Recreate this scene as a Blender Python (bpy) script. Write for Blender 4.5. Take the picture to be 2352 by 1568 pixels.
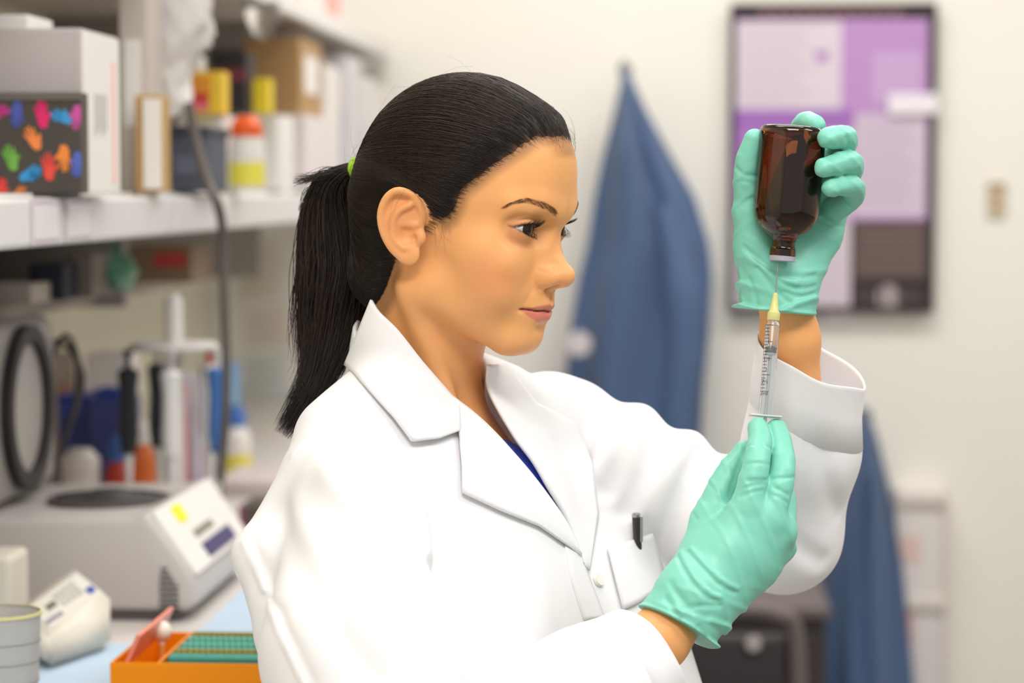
import bpy, bmesh, math, os, random
import numpy as np
from mathutils import Vector, Matrix

rng = np.random.default_rng(7)
random.seed(7)
scene = bpy.context.scene
for o in list(bpy.data.objects):
    bpy.data.objects.remove(o)
COL = scene.collection

# ------------------------------------------------------------------ camera
FPX = 5553.0                       # focal length in pixels of the 2352 x 1568 frame (85 mm lens)
PITCH = math.radians(3.65)
CAM = np.array([0.0, 0.0, 1.38])
FW = np.array([0, math.cos(PITCH), -math.sin(PITCH)])
UP = np.array([0, math.sin(PITCH), math.cos(PITCH)])
RT = np.array([1.0, 0, 0])
cam_data = bpy.data.cameras.new('camera')
cam = bpy.data.objects.new('camera', cam_data)
COL.objects.link(cam)
cam.location = CAM
cam.rotation_euler = (math.pi / 2 - PITCH, 0, 0)
cam_data.sensor_width = 36.0
cam_data.lens = 36.0 * FPX / 2352.0
cam_data.clip_start = 0.05
cam_data.dof.use_dof = True
cam_data.dof.focus_distance = 1.83
cam_data.dof.aperture_fstop = 4.3
scene.camera = cam

# ------------------------------------------------------------------ light
world = bpy.data.worlds.new('world')
scene.world = world
world.use_nodes = True
world.node_tree.nodes['Background'].inputs[0].default_value = (1.0, 0.985, 0.965, 1)
world.node_tree.nodes['Background'].inputs[1].default_value = 0.62
vs = scene.view_settings
vs.view_transform = 'Standard'
vs.look = 'None'
vs.gamma = 1.0
vs.use_curve_mapping = False
vs.exposure = 0.12
scene.cycles.max_bounces = 8
scene.cycles.transparent_max_bounces = 16


def area(name, loc, size, power, color=(1, 0.975, 0.94), target=None):
    d = bpy.data.lights.new(name, 'AREA')
    d.shape = 'RECTANGLE'
    d.size, d.size_y = size
    d.energy = power
    d.color = color
    o = bpy.data.objects.new(name, d)
    COL.objects.link(o)
    o.location = loc
    if target is not None:
        o.rotation_euler = (Vector(target) - Vector(loc)).to_track_quat('-Z', 'Y').to_euler()
    return o


# recessed ceiling troffers of the laboratory
CEIL = 2.75
for _i, (_x, _y, _p) in enumerate([(0.15, 0.35, 36), (0.15, 2.1, 14), (0.3, 4.1, 25), (1.7, 1.3, 24), (1.9, 3.9, 15)]):
    area('ceiling_light', (_x, _y, CEIL - 0.03), (1.2, 0.6), _p)


# ------------------------------------------------------------------ measuring
def P(px, py, Y):
    """world point seen at pixel (px, py) at distance Y along the room"""
    d = FW + (px - 1176) / FPX * RT + (784 - py) / FPX * UP
    return CAM + d * (Y / d[1])


def proj(p):
    v = np.asarray(p, float) - CAM
    z = v @ FW
    return np.stack([1176 + FPX * (v @ RT) / z, 784 - FPX * (v @ UP) / z], -1)


# ------------------------------------------------------------------ materials
def srgb(r, g, b):
    f = lambda c: (c / 12.92 if c <= 0.04045 else ((c + 0.055) / 1.055) ** 2.4)
    return (f(r / 255.0), f(g / 255.0), f(b / 255.0))


_mats = {}


def mat(name, col, rough=0.5, spec=0.5, metal=0.0, noise=0.0, nscale=40.0, bump=0.0, bscale=200.0, trans=0.0,
        ior=1.45, emit=None, emit_s=0.0, sss=0.0, sssr=(1, 0.4, 0.2), coat=0.0, alpha=1.0, vcol=None, sheen=0.0):
    if name in _mats:
        return _mats[name]
    m = bpy.data.materials.new(name)
    m.use_nodes = True
    nt = m.node_tree
    b = nt.nodes['Principled BSDF']
    b.inputs['Base Color'].default_value = (*col, 1)
    b.inputs['Roughness'].default_value = rough
    b.inputs['Specular IOR Level'].default_value = spec
    b.inputs['Metallic'].default_value = metal
    b.inputs['IOR'].default_value = ior
    b.inputs['Transmission Weight'].default_value = trans
    b.inputs['Coat Weight'].default_value = coat
    b.inputs['Alpha'].default_value = alpha
    b.inputs['Sheen Weight'].default_value = sheen
    if emit:
        b.inputs['Emission Color'].default_value = (*emit, 1)
        b.inputs['Emission Strength'].default_value = emit_s
    if sss:
        b.inputs['Subsurface Weight'].default_value = sss
        b.inputs['Subsurface Radius'].default_value = sssr
        b.inputs['Subsurface Scale'].default_value = 0.004
    src = None
    if vcol:
        a = nt.nodes.new('ShaderNodeAttribute')
        a.attribute_name = vcol
        src = a.outputs['Color']
    tc = nt.nodes.new('ShaderNodeTexCoord')
    if noise:
        n = nt.nodes.new('ShaderNodeTexNoise')
        n.inputs['Scale'].default_value = nscale
        n.inputs['Detail'].default_value = 4
        nt.links.new(tc.outputs['Object'], n.inputs['Vector'])
        mr = nt.nodes.new('ShaderNodeMapRange')
        mr.inputs['To Min'].default_value = 1 - noise
        mr.inputs['To Max'].default_value = 1 + noise
        nt.links.new(n.outputs['Fac'], mr.inputs['Value'])
        mx = nt.nodes.new('ShaderNodeMix')
        mx.data_type = 'RGBA'
        mx.blend_type = 'MULTIPLY'
        mx.inputs[0].default_value = 1
        if src:
            nt.links.new(src, mx.inputs[6])
        else:
            mx.inputs[6].default_value = (*col, 1)
        nt.links.new(mr.outputs[0], mx.inputs[7])
        src = mx.outputs[2]
    if src:
        nt.links.new(src, b.inputs['Base Color'])
    if bump:
        n2 = nt.nodes.new('ShaderNodeTexNoise')
        n2.inputs['Scale'].default_value = bscale
        n2.inputs['Detail'].default_value = 3
        nt.links.new(tc.outputs['Object'], n2.inputs['Vector'])
        bp = nt.nodes.new('ShaderNodeBump')
        bp.inputs['Strength'].default_value = bump
        bp.inputs['Distance'].default_value = 0.001
        nt.links.new(n2.outputs['Fac'], bp.inputs['Height'])
        nt.links.new(bp.outputs[0], b.inputs['Normal'])
    _mats[name] = m
    return m


# ------------------------------------------------------------------ object helpers
def mesh_obj(name, verts, faces, material, parent=None, smooth=True, cols=None):
    me = bpy.data.meshes.new(name)
    verts = np.asarray(verts, dtype=np.float32)
    if isinstance(faces, np.ndarray):
        k = faces.shape[1]
        me.vertices.add(len(verts))
        me.vertices.foreach_set('co', verts.ravel())
        me.loops.add(faces.size)
        me.polygons.add(len(faces))
        me.loops.foreach_set('vertex_index', faces.ravel().astype(np.int32))
        me.polygons.foreach_set('loop_start', np.arange(0, faces.size, k, dtype=np.int32))
        me.polygons.foreach_set('loop_total', np.full(len(faces), k, dtype=np.int32))
        me.update(calc_edges=True)
    else:
        me.from_pydata([tuple(map(float, v)) for v in verts], [], [tuple(f) for f in faces])
        me.update()
    if smooth:
        me.polygons.foreach_set('use_smooth', np.ones(len(me.polygons), dtype=bool))
    if cols is not None:
        at = me.color_attributes.new('Col', 'FLOAT_COLOR', 'POINT')
        c4 = np.ones((len(verts), 4), np.float32)
        c4[:, :3] = cols
        at.data.foreach_set('color', c4.ravel())
    if material is not None:
        me.materials.append(material)
    o = bpy.data.objects.new(name, me)
    COL.objects.link(o)
    if parent is not None:
        o.parent = parent
    return o


def tag(o, label=None, cat=None, group=None, kind=None):
    if label:
        o['label'] = label
    if cat:
        o['category'] = cat
    if group:
        o['group'] = group
    if kind:
        o['kind'] = kind
    return o


def empty(name, loc=(0, 0, 0), rz=0.0):
    o = bpy.data.objects.new(name, None)
    COL.objects.link(o)
    o.location = loc
    o.rotation_euler = (0, 0, rz)
    return o


# ------------------------------------------------------------------ implicit surfaces
def smin(a, b, k):
    h = np.maximum(k - np.abs(a - b), 0) / k
    return np.minimum(a, b) - h * h * k * 0.25


def smax(a, b, k):
    return -smin(-a, -b, k)


def ell(p, c, r, R=None):
    q = p - np.asarray(c, float)
    if R is not None:
        q = q @ R
    r = np.asarray(r, float)
    k0 = np.sqrt(((q / r) ** 2).sum(1)) + 1e-9
    k1 = np.sqrt(((q / (r * r)) ** 2).sum(1)) + 1e-9
    return k0 * (k0 - 1) / k1


def cone(p, a, b, r1, r2):
    a = np.asarray(a, float)
    b = np.asarray(b, float)
    ba = b - a
    t = np.clip(((p - a) @ ba) / (ba @ ba + 1e-12), 0, 1)
    d = p - a - t[:, None] * ba
    return np.sqrt((d * d).sum(1)) - (r1 + (r2 - r1) * t)


def chain(p, pts, rs, k=None):
    f = None
    for i in range(len(pts) - 1):
        d = cone(p, pts[i], pts[i + 1], rs[i], rs[i + 1])
        f = d if f is None else (np.minimum(f, d) if k is None else smin(f, d, k))
    return f


def sstep(x, a, b):
    t = np.clip((x - a) / (b - a), 0, 1)
    return t * t * (3 - 2 * t)


def rotm(ax, deg):
    return np.array(Matrix.Rotation(math.radians(deg), 3, ax))


def surface(f, lo, hi, h, B=4, slack=1.4):
    """surface nets of f = 0 in the box, evaluated only in blocks near the surface"""
    lo = np.asarray(lo, float)
    n = np.ceil((np.asarray(hi, float) - lo) / (h * B)).astype(int)
    N = n * B
    bi = np.stack(np.meshgrid(*[np.arange(k) for k in n], indexing='ij'), -1).reshape(-1, 3)
    cen = lo + (bi * B + (B - 1) / 2) * h
    fc = f(cen)
    keep = np.abs(fc) < 0.87 * B * h * slack
    V = np.empty(tuple(N), np.float32)
    V6 = V.reshape(n[0], B, n[1], B, n[2], B)
    V6[:] = np.sign(fc).reshape(n[0], 1, n[1], 1, n[2], 1) * h * 4
    kb = bi[keep]
    off = np.stack(np.meshgrid(*[np.arange(B)] * 3, indexing='ij'), -1).reshape(-1, 3)
    step = 4000
    for s in range(0, len(kb), step):
        b = kb[s:s + step]
        pts = lo + ((b[:, None, :] * B + off[None]) * h)
        v = f(pts.reshape(-1, 3)).reshape(len(b), B, B, B)
        V6[b[:, 0], :, b[:, 1], :, b[:, 2], :] = v
    S = V < 0
    cnt = np.zeros(tuple(N - 1), np.int8)
    for dx in (0, 1):
        for dy in (0, 1):
            for dz in (0, 1):
                cnt += S[dx:N[0] - 1 + dx, dy:N[1] - 1 + dy, dz:N[2] - 1 + dz]
    act = (cnt > 0) & (cnt < 8)
    ci = np.argwhere(act)
    idx = np.full(act.shape, -1, np.int32)
    idx[act] = np.arange(len(ci))
    acc = np.zeros((len(ci), 3))
    num = np.zeros(len(ci))
    corners = [(a, b, c) for a in (0, 1) for b in (0, 1) for c in (0, 1)]
    val = {c: V[ci[:, 0] + c[0], ci[:, 1] + c[1], ci[:, 2] + c[2]].astype(float) for c in corners}
    for c in corners:
        for ax in range(3):
            if c[ax]:
                continue
            d = list(c)
            d[ax] = 1
            v0, v1 = val[c], val[tuple(d)]
            m = (v0 < 0) != (v1 < 0)
            t = np.where(m, v0 / np.where(m, v0 - v1, 1), 0)
            pt = np.tile(np.array(c, float), (len(ci), 1))
            pt[:, ax] += t
            acc += pt * m[:, None]
            num += m
    verts = lo + (ci + acc / num[:, None]) * h
    faces = []
    for ax in range(3):
        u, w = (ax + 1) % 3, (ax + 2) % 3
        sl0 = [slice(1, N[i] - 1) for i in range(3)]
        sl0[ax] = slice(0, N[ax] - 1)
        sl1 = list(sl0)
        sl1[ax] = slice(1, N[ax])
        a, b = S[tuple(sl0)], S[tuple(sl1)]
        e = np.argwhere(a != b)
        inside0 = a[e[:, 0], e[:, 1], e[:, 2]]
        base = e.copy()
        base[:, u] += 1
        base[:, w] += 1

        def id_(du, dw):
            q = base.copy()
            q[:, u] -= du
            q[:, w] -= dw
            return idx[q[:, 0], q[:, 1], q[:, 2]]
        quad = np.stack([id_(1, 1), id_(0, 1), id_(0, 0), id_(1, 0)], 1)
        quad[~inside0] = quad[~inside0][:, ::-1]
        faces.append(quad)
    F = np.concatenate(faces)
    F = F[(F >= 0).all(1)]
    return verts, F


def grad(f, p, e=0.4):
    g = np.zeros_like(p)
    for i in range(3):
        d = np.zeros(3)
        d[i] = e
        g[:, i] = f(p + d) - f(p - d)
    return g / (np.linalg.norm(g, axis=1, keepdims=True) + 1e-9)


def relax(verts, f, it=2):
    """push surface-net vertices onto f = 0"""
    for _ in range(it):
        g = grad(f, verts)
        verts = verts - g * np.clip(f(verts), -1.0, 1.0)[:, None]
    return verts


def vnoise(p, scale, seed=0):
    """cheap smooth pseudo noise in [-1, 1]: sum of rotated sines"""
    r = np.random.default_rng(seed)
    s = 0
    for i in range(5):
        k = r.normal(size=3)
        k = k / np.linalg.norm(k) * scale * (0.7 + 0.8 * r.random())
        s = s + np.sin(p @ k + r.random() * 6.28)
    return s / 3.2


def raycast(f, px, py, near, far, n=90, unit=1000.0):
    """first hit of camera rays through pixels with the surface f = 0 (f in millimetres)"""
    px = np.atleast_1d(np.asarray(px, float))
    py = np.atleast_1d(np.asarray(py, float))
    d = FW[None] + ((px - 1176) / FPX)[:, None] * RT + ((784 - py) / FPX)[:, None] * UP
    d = d / d[:, 1:2]
    t = np.full(len(px), near)
    for _ in range(n):
        v = f((CAM + d * t[:, None]) * unit) / unit
        t = np.clip(t + v * 0.8, near, far)
    return CAM + d * t[:, None]


def tubes(paths, radii, sides=3):
    """one mesh of many thin tubes. paths (S, N, 3), radii (S, N)"""
    paths = np.asarray(paths, float)
    S, N, _ = paths.shape
    tan = np.gradient(paths, axis=1)
    tan /= np.linalg.norm(tan, axis=2, keepdims=True) + 1e-12
    ref = np.array([0.31, 0.74, 0.6])
    a = np.cross(tan, ref)
    a /= np.linalg.norm(a, axis=2, keepdims=True) + 1e-12
    b = np.cross(tan, a)
    ring = []
    for k in range(sides):
        w = 2 * math.pi * k / sides
        ring.append(paths + (a * math.cos(w) + b * math.sin(w)) * radii[..., None])
    V = np.stack(ring, 2).reshape(-1, 3)
    s = np.arange(S)[:, None, None] * N * sides
    i = np.arange(N - 1)[None, :, None] * sides
    k = np.arange(sides)[None, None, :]
    k2 = (k + 1) % sides
    F = np.stack([s + i + k, s + i + k2, s + i + sides + k2, s + i + sides + k], -1).reshape(-1, 4)
    return V, F


def smooth_path(pts, n):
    """Catmull-Rom through points"""
    pts = np.asarray(pts, float)
    k = len(pts)
    ext = np.vstack([2 * pts[0] - pts[1], pts, 2 * pts[-1] - pts[-2]])
    t = np.linspace(0, k - 1 - 1e-9, n)
    i = t.astype(int)
    u = (t - i)[:, None]
    p0, p1, p2, p3 = ext[i], ext[i + 1], ext[i + 2], ext[i + 3]
    return 0.5 * (2 * p1 + (p2 - p0) * u + (2 * p0 - 5 * p1 + 4 * p2 - p3) * u ** 2 + (3 * p1 - p0 - 3 * p2 + p3) * u ** 3)
# ================================================================== the person
person = tag(empty('person', (-0.05, 1.9, 0.0)),
             'woman in a white lab coat with dark ponytail, holding up bottle and syringe', 'person')
PINV = Matrix.Translation((0.05, -1.9, 0.0))


def adopt(o, parent=None):
    o.parent = parent or person
    if parent is None:
        o.matrix_parent_inverse = PINV
    return o


# head frame: x forward, y to the person's right (towards the camera), z up, millimetres
TH, NOD = math.radians(24.5), math.radians(8)
_F = np.array([math.cos(TH), -math.sin(TH), 0])
_R = np.array([-math.sin(TH), -math.cos(TH), 0])
_U = np.array([0, 0, 1.0])
HM = np.stack([_F * math.cos(NOD) - _U * math.sin(NOD), _R, _U * math.cos(NOD) + _F * math.sin(NOD)], 1)
HO = np.array([-41.6, 1900.0, 1341.0])


def h2w(q):
    return HO + np.asarray(q, float) @ HM.T


def w2h(p):
    return (p - HO) @ HM


def himg(px, py, y):
    """head-frame (x, z) of the point at lateral offset y seen at a pixel"""
    x, z = 60.0, 0.0
    for _ in range(25):
        q = proj(h2w([x, y, z]) / 1000)
        J = np.stack([proj(h2w([x + 1, y, z]) / 1000) - q, proj(h2w([x, y, z + 1]) / 1000) - q], 1)
        d = np.linalg.solve(J, np.array([px, py]) - q)
        x, z = x + d[0], z + d[1]
    return np.array([x, y, z])


def mir(q):
    m = q.copy()
    m[:, 1] = np.abs(m[:, 1])
    return m


def skull(q):
    f = ell(q, (1, 0, 43), (83, 70, 79))
    f = smin(f, ell(q, (27, 0, 44), (58.5, 56, 50)), 18)
    f = smin(f, ell(q, (46, 0, 70), (35, 43, 32)), 16)
    return f


EYE = np.array([62.0, 31.5, 17.0])
ER = 12.6
GAZE_YAW = 14.0


def eye_open(m):
    """signed distance-like value of the palpebral opening (negative inside)"""
    y = (m[:, 1] - EYE[1]) / 13.6
    z = m[:, 2] - EYE[2]
    tilt = 0.08 * (m[:, 1] - EYE[1])
    z = z - tilt
    w = np.clip(1 - y * y, 0, 1)
    up = 4.6 * w ** 0.7 - 0.2
    lo = -4.8 * w ** 0.9 + 0.2
    return np.maximum(np.maximum(z - up, lo - z), (np.abs(y) - 1) * 13.6)


_HEL = smooth_path([(-3, 67, 9), (0.5, 70, 19), (-4, 74.5, 29), (-11, 79, 34), (-19, 82, 33.5), (-25.5, 83.5, 26), (-28, 83.5, 14),
                    (-25, 81, 1), (-18, 77.5, -9), (-10, 73, -16)], 26)
_HELR = np.interp(np.linspace(0, 1, 26), [0, 0.2, 0.5, 0.8, 1], [2.2, 2.8, 3.0, 2.7, 3.4])
_ANT = smooth_path([(-8, 77, 25), (-15, 80, 19), (-19, 80.5, 9), (-17, 78.5, -2), (-9, 75, -8)], 12)
_SCA = smooth_path([(-9, 81, 28.5), (-17, 84.5, 26), (-22.5, 86, 15), (-21, 85, 3)], 10)


def ear_sdf(m):
    plate = ell(m, (-12.5, 74.5, 10), (16, 3.0, 26), rotm('Z', -26) @ rotm('Y', -8))
    hel = chain(m, _HEL, _HELR)
    lobe = ell(m, (-5.5, 70.5, -13), (7.2, 3.8, 8))
    e_ = smin(smin(plate, hel, 3.5), lobe, 5)
    e_ = smin(e_, chain(m, _ANT, np.full(12, 2.7)), 3)
    e_ = smax(e_, -chain(m, _SCA, np.full(10, 2.6)), 2.5)
    e_ = smax(e_, -ell(m, (-7.0, 80.5, 3), (7.8, 8.6, 10)), 2.5)
    e_ = smin(e_, cone(m, (-14, 75, 9), (-3, 72, 10), 1.8, 2.2), 3)
    e_ = smin(e_, ell(m, (1.0, 69.5, 1), (4.2, 3.6, 5.6)), 3)
    return smax(e_, -ell(m, (-3.5, 74, -0.5), (3.0, 4, 3.6)), 2)


def face(q):
    m = mir(q)
    f = skull(q)
    f = smin(f, ell(q, (32, 0, -12), (44.5, 55, 58)), 20)
    f = smin(f, ell(m, (41, 45, -4), (19, 18, 17)), 17)            # cheekbone
    f = smin(f, ell(m, (48, 33, -28), (22, 22, 24)), 20)           # cheek
    f = smin(f, cone(m, (6, 45, -38), (56, 15, -68), 17, 14), 18)  # jaw
    f = smin(f, ell(q, (62, 0, -68), (17, 19, 14.5)), 14)        # chin
    f = smin(f, ell(q, (61, 0, -40), (24, 27, 25)), 12)            # mouth mound
    f = smin(f, chain(m, [(80, 9, 32), (74.5, 26, 37), (62, 44, 35)], [6, 6.5, 6.5]), 12)   # brow
    f = smax(f, -ell(m, (84, 28, 15), (17, 16, 11.5)), 10)         # socket
    f = smax(f, -ell(m, (82, 17, 14), (10, 7.5, 10)), 6)               # inner corner
    f = smin(f, ell(m, (62, 34, -9), (8, 15, 9)), 14)              # under eye
    # lids
    e = np.sqrt(((m - EYE) ** 2).sum(1))
    f = smax(f, -ell(m, (71, 47, 16), (8.5, 7, 8)), 10)             # outer corner
    f = smin(f, e - (ER + 1.9), 4.0)
    # nose
    f = smin(f, chain(q, [(77, 0, 30), (74.0, 0, 17), (84.0, 0, -2), (92.4, 0, -15)], [6.0, 3.8, 4.8, 7.0]), 6)
    f = smin(f, chain(m, [(73, 7, 12), (78, 8.5, -6), (80, 10, -16)], [5, 6.5, 7]), 10)
    f = smin(f, ell(q, (93.4, 0, -16.5), (7.8, 8.6, 7.6)), 4)
    f = smin(f, ell(m, (82.0, 11.0, -19.0), (10.0, 6.2, 7.0)), 7)
    f = smin(f, cone(q, (84, 0, -25.5), (93.5, 0, -20.5), 3.6, 4.0), 4)
    nos = ell(m, (86.5, 7.2, -26.0), (6.6, 3.3, 4.6), rotm('Z', -18))
    f = smax(f, -nos, 1.5)
    # lips
    f = smin(f, chain(m, [(82.0, 0, -41.2), (81.2, 4, -40.6), (75, 15, -43.2), (66.5, 24, -45.0)], [4.0, 4.2, 3.6, 1.6]), 4)
    f = smin(f, chain(m, [(80.3, 0, -50.2), (75.5, 11, -49.9), (67, 22.5, -46.2)], [5.0, 4.6, 1.8]), 4)
    fr = sstep(m[:, 0], 56, 62)
    y = m[:, 1]
    zl = -45.6 + 0.9 * np.exp(-((y - 8) / 4.0) ** 2) - 0.5 * np.exp(-(y / 3.0) ** 2) + 1.3 * sstep(y, 12, 25)
    f = f + 2.4 * fr * np.exp(-((m[:, 2] - zl) / 0.75) ** 2) * (1 - sstep(y, 23, 27))
    f = f + 1.3 * fr * np.exp(-((y - 26) / 2.6) ** 2 - ((m[:, 2] + 45.2) / 2.2) ** 2)         # mouth corner
    f = f + 1.3 * fr * np.exp(-(y / 2.1) ** 2) * sstep(m[:, 2], -39.5, -37) * (1 - sstep(m[:, 2], -33, -29))    # philtrum
    pol = chain(np.stack([m[:, 0] * 0, y, m[:, 2]], 1), [(0, 17.8, -14.5), (0, 18.8, -19), (0, 18.2, -24), (0, 15.0, -28)], [0, 0, 0, 0])
    f = f + 0.8 * fr * np.exp(-(pol / 1.9) ** 2)                                             # wing of the nose
    pol = (y - 19 - (m[:, 2] + 24) * -0.45)
    f = f + 0.5 * fr * np.exp(-(pol / 3.0) ** 2) * sstep(-m[:, 2], 24, 30) * (1 - sstep(-m[:, 2], 38, 46))
    # fold of the upper lid
    yy = (y - EYE[1]) / 14.5
    zc = EYE[2] + 0.08 * (y - EYE[1]) + 4.6 * np.clip(1 - yy * yy, 0, 1) ** 0.7 + 3.4
    f = f + 0.9 * fr * np.exp(-((m[:, 2] - zc) / 0.9) ** 2) * (1 - sstep(np.abs(yy), 0.62, 0.95))
    f = smax(f, -ell(q, (88.0, 0, -59.5), (9, 15, 4.4)), 7)
    # ear
    k = (m[:, 1] > 52) & (m[:, 0] > -48) & (m[:, 0] < 24) & (np.abs(m[:, 2] - 8) < 48)
    if k.any():
        f[k] = smin(f[k], ear_sdf(m[k]), 4)
    # eye opening
    shell = np.maximum(eye_open(m), np.maximum(e - (ER + 5.5), EYE[0] + 1 - m[:, 0]))
    f = smax(f, -shell, 0.9)
    f = smax(f, -(e - (ER - 0.15)), 0.3)
    return f


# neck and shoulders (world millimetres)
def mm(px, py, Y):
    return P(px, py, Y) * 1000


NECK = [h2w((-14, 0, -10)), mm(973, 790, 1.915), mm(945, 960, 1.925)]


def body_low(p):
    f = chain(p, NECK, [51, 46, 52], 10)
    q = (p - mm(990, 1010, 1.90)) @ TM
    m = mir(q)
    f = smin(f, ell(q, (4, -4, -165), (94, 140, 166)), 34)
    f = smin(f, ell(q, (30, -8, -50), (46, 80, 52)), 26)
    f = smin(f, chain(m, [(-8, 36, 12), (-5, 92, -22), (-5, 105, -40)], [24, 20, 20]), 36)
    # sternomastoid and collar bone
    f = smin(f, cone(p, h2w((-16, 50, -40)), T2W((34, 6, 2)), 8, 6), 12)
    f = smin(f, cone(q, (44, 12, -14), (14, 110, 18), 5, 7), 12)
    f = smin(f, chain(p, ARM_R, [34, 34, 22, 20], 10), 20)
    f = smin(f, chain(p, ARM_L, [32, 34, 22, 20], 10), 20)
    return f


# torso frame
TTH = math.radians(33)
TM = np.stack([[math.cos(TTH), -math.sin(TTH), 0], [-math.sin(TTH), -math.cos(TTH), 0], [0, 0, 1.0]], 1)
TO = mm(990, 1010, 1.90)


def T2W(q):
    return TO + np.asarray(q, float) @ TM.T


# arms: shoulder, elbow, wrist, inside hand
ARM_R = [mm(812, 1150, 1.785), mm(900, 1900, 1.64), mm(1512, 1468, 1.768), mm(1570, 1400, 1.785)]
ARM_L = [mm(1255, 960, 2.03), mm(1815, 1235, 1.955), mm(1815, 780, 1.897), mm(1795, 640, 1.888)]


def body(p):
    out = body_low(p)
    q = w2h(p)
    near = (np.abs(q - np.array([8, 0, 22])) < np.array([130, 110, 130])).all(1)
    if near.any():
        fh = face(q[near])
        jaw_blend = smin(fh, out[near], 16)
        out[near] = jaw_blend
    return out


def skin_cols(v):
    q = w2h(v)
    m = mir(q)
    base = np.array(srgb(234, 169, 110))
    c = np.tile(base, (len(v), 1))
    n = vnoise(q, 0.06, 3) * 0.03 + vnoise(q, 0.25, 5) * 0.02

    def mixin(w, col):
        nonlocal c
        w = np.clip(w, 0, 1)[:, None]
        c = c * (1 - w) + np.array(col) * w
    # warmer cheeks, ears and nose
    mixin(0.35 * np.exp(-(((m - [58, 50, -22]) / [22, 24, 18]) ** 2).sum(1)), srgb(222, 132, 96))
    mixin(0.25 * np.exp(-(((m - [96, 4, -18]) / [12, 14, 10]) ** 2).sum(1)), srgb(228, 142, 108))
    mixin(0.35 * np.exp(-(((m - [-12, 76, 10]) / [20, 10, 30]) ** 2).sum(1)), srgb(222, 140, 100))
    # lids and under the eyes
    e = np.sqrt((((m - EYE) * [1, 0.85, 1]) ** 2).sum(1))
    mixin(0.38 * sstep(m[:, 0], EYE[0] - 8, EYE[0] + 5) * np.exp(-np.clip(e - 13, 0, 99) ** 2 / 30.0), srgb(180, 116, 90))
    eo = eye_open(m)
    zu = m[:, 2] > EYE[2] + 0.08 * (m[:, 1] - EYE[1])
    mixin(0.92 * np.exp(-(eo / np.where(zu, 1.5, 0.8)) ** 2) * (m[:, 0] > EYE[0] - 2) * (e < 19), srgb(58, 34, 28))
    e0 = np.sqrt(((m - EYE) ** 2).sum(1))
    mixin(0.9 * (e0 < ER + 0.9) * (m[:, 0] > EYE[0]), srgb(120, 64, 52))
    # lips
    yy = m[:, 1] / 26.5
    z = m[:, 2] + 45.6 - 1.0 * yy ** 2
    upz = 6.0 * np.clip(1 - yy ** 1.7, 0, 1) - 2.0 * np.exp(-(m[:, 1] / 2.6) ** 2) + 0.5
    loz = -9.6 * np.clip(1 - yy ** 2.2, 0, 1) - 0.5
    inl = np.minimum(upz - z, z - loz)
    w = sstep(inl, -0.5, 0.9) * (m[:, 0] > 60) * (yy < 1.02)
    lipc = np.where((z < 0)[:, None], np.array(srgb(214, 122, 110)), np.array(srgb(188, 108, 98)))
    c = c * (1 - 0.85 * w[:, None]) + lipc * 0.85 * w[:, None]
    dark = w * np.exp(-(z / 0.9) ** 2)
    mixin(0.7 * dark, srgb(110, 42, 40))
    # shaved-thin baby hair towards the hairline and the nape
    g = hair_g(q)
    near = (np.abs(q - np.array([8, 0, 22])) < np.array([130, 110, 130])).all(1)
    ear = (q[:, 0] > -34) & (q[:, 0] < 7) & (q[:, 2] > -23) & (q[:, 2] < 40) & (m[:, 1] > 60)
    mixin(near * ~ear * 0.55 * sstep(g, -7, 3) * (1 - sstep(np.abs(q[:, 1]), 70, 73)) * (e > 24), srgb(60, 40, 30))
    return c * (1 + n[:, None])


# ------------------------------------------------------------------ hair
# hairline on the near side, from the middle of the forehead to the nape: head-frame (x, z)
_hl = [himg(*a)[[0, 2]] for a in [(1322, 352, -12), (1283, 330, 14), (1234, 330, 34), (1201, 351, 46), (1146, 388, 58), (1102, 424, 63),
                                  (1072, 448, 66), (1055, 482, 68), (1037, 510, 70), (1012, 524, 71), (982, 504, 71),
                                  (966, 462, 71), (930, 438, 71), (888, 450, 68), (880, 520, 66), (898, 575, 62), (912, 640, 58), (898, 690, 50)]]
HAIR_POLY = np.array([(140, 118)] + [tuple(a) for a in _hl] + [(-40, -75), (-190, -75), (-190, 220), (140, 220)])


def poly_sd(x, z, poly):
    """signed distance to polygon, positive inside"""
    d = np.full(len(x), 1e9)
    ins = np.zeros(len(x), bool)
    n = len(poly)
    for i in range(n):
        a, b = poly[i], poly[(i + 1) % n]
        ex, ez = b[0] - a[0], b[1] - a[1]
        t = np.clip(((x - a[0]) * ex + (z - a[1]) * ez) / (ex * ex + ez * ez + 1e-9), 0, 1)
        d = np.minimum(d, (x - a[0] - t * ex) ** 2 + (z - a[1] - t * ez) ** 2)
        c = ((a[1] > z) != (b[1] > z)) & (x < (b[0] - a[0]) * (z - a[1]) / (b[1] - a[1] + 1e-12) + a[0])
        ins ^= c
    d = np.sqrt(d)
    return np.where(ins, d, -d)


def hair_g(q):
    return poly_sd(q[:, 0], q[:, 2], HAIR_POLY)


TIE = himg(829, 388, 0)


def hair_sdf(q):
    g = hair_g(q)
    base = smin(skull(q), cone(q, (-28, 0, 10), (-38, 0, -32), 55, 44), 24)
    base = smin(base, cone(q, (-50, 0, 45), TIE + np.array([33, 0, 1]), 30, 10), 14)
    off = 6.2 * sstep(g, -1, 26) - 1.0
    off = off + 0.35 * vnoise(q * [0.35, 1, 1], 0.5, 11)
    return smax(base - off, -g - 0.5, 2)



# --- hair strands combed from the hairline back to the tie
HC = np.array([-5.0, 0.0, 40.0])


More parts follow.
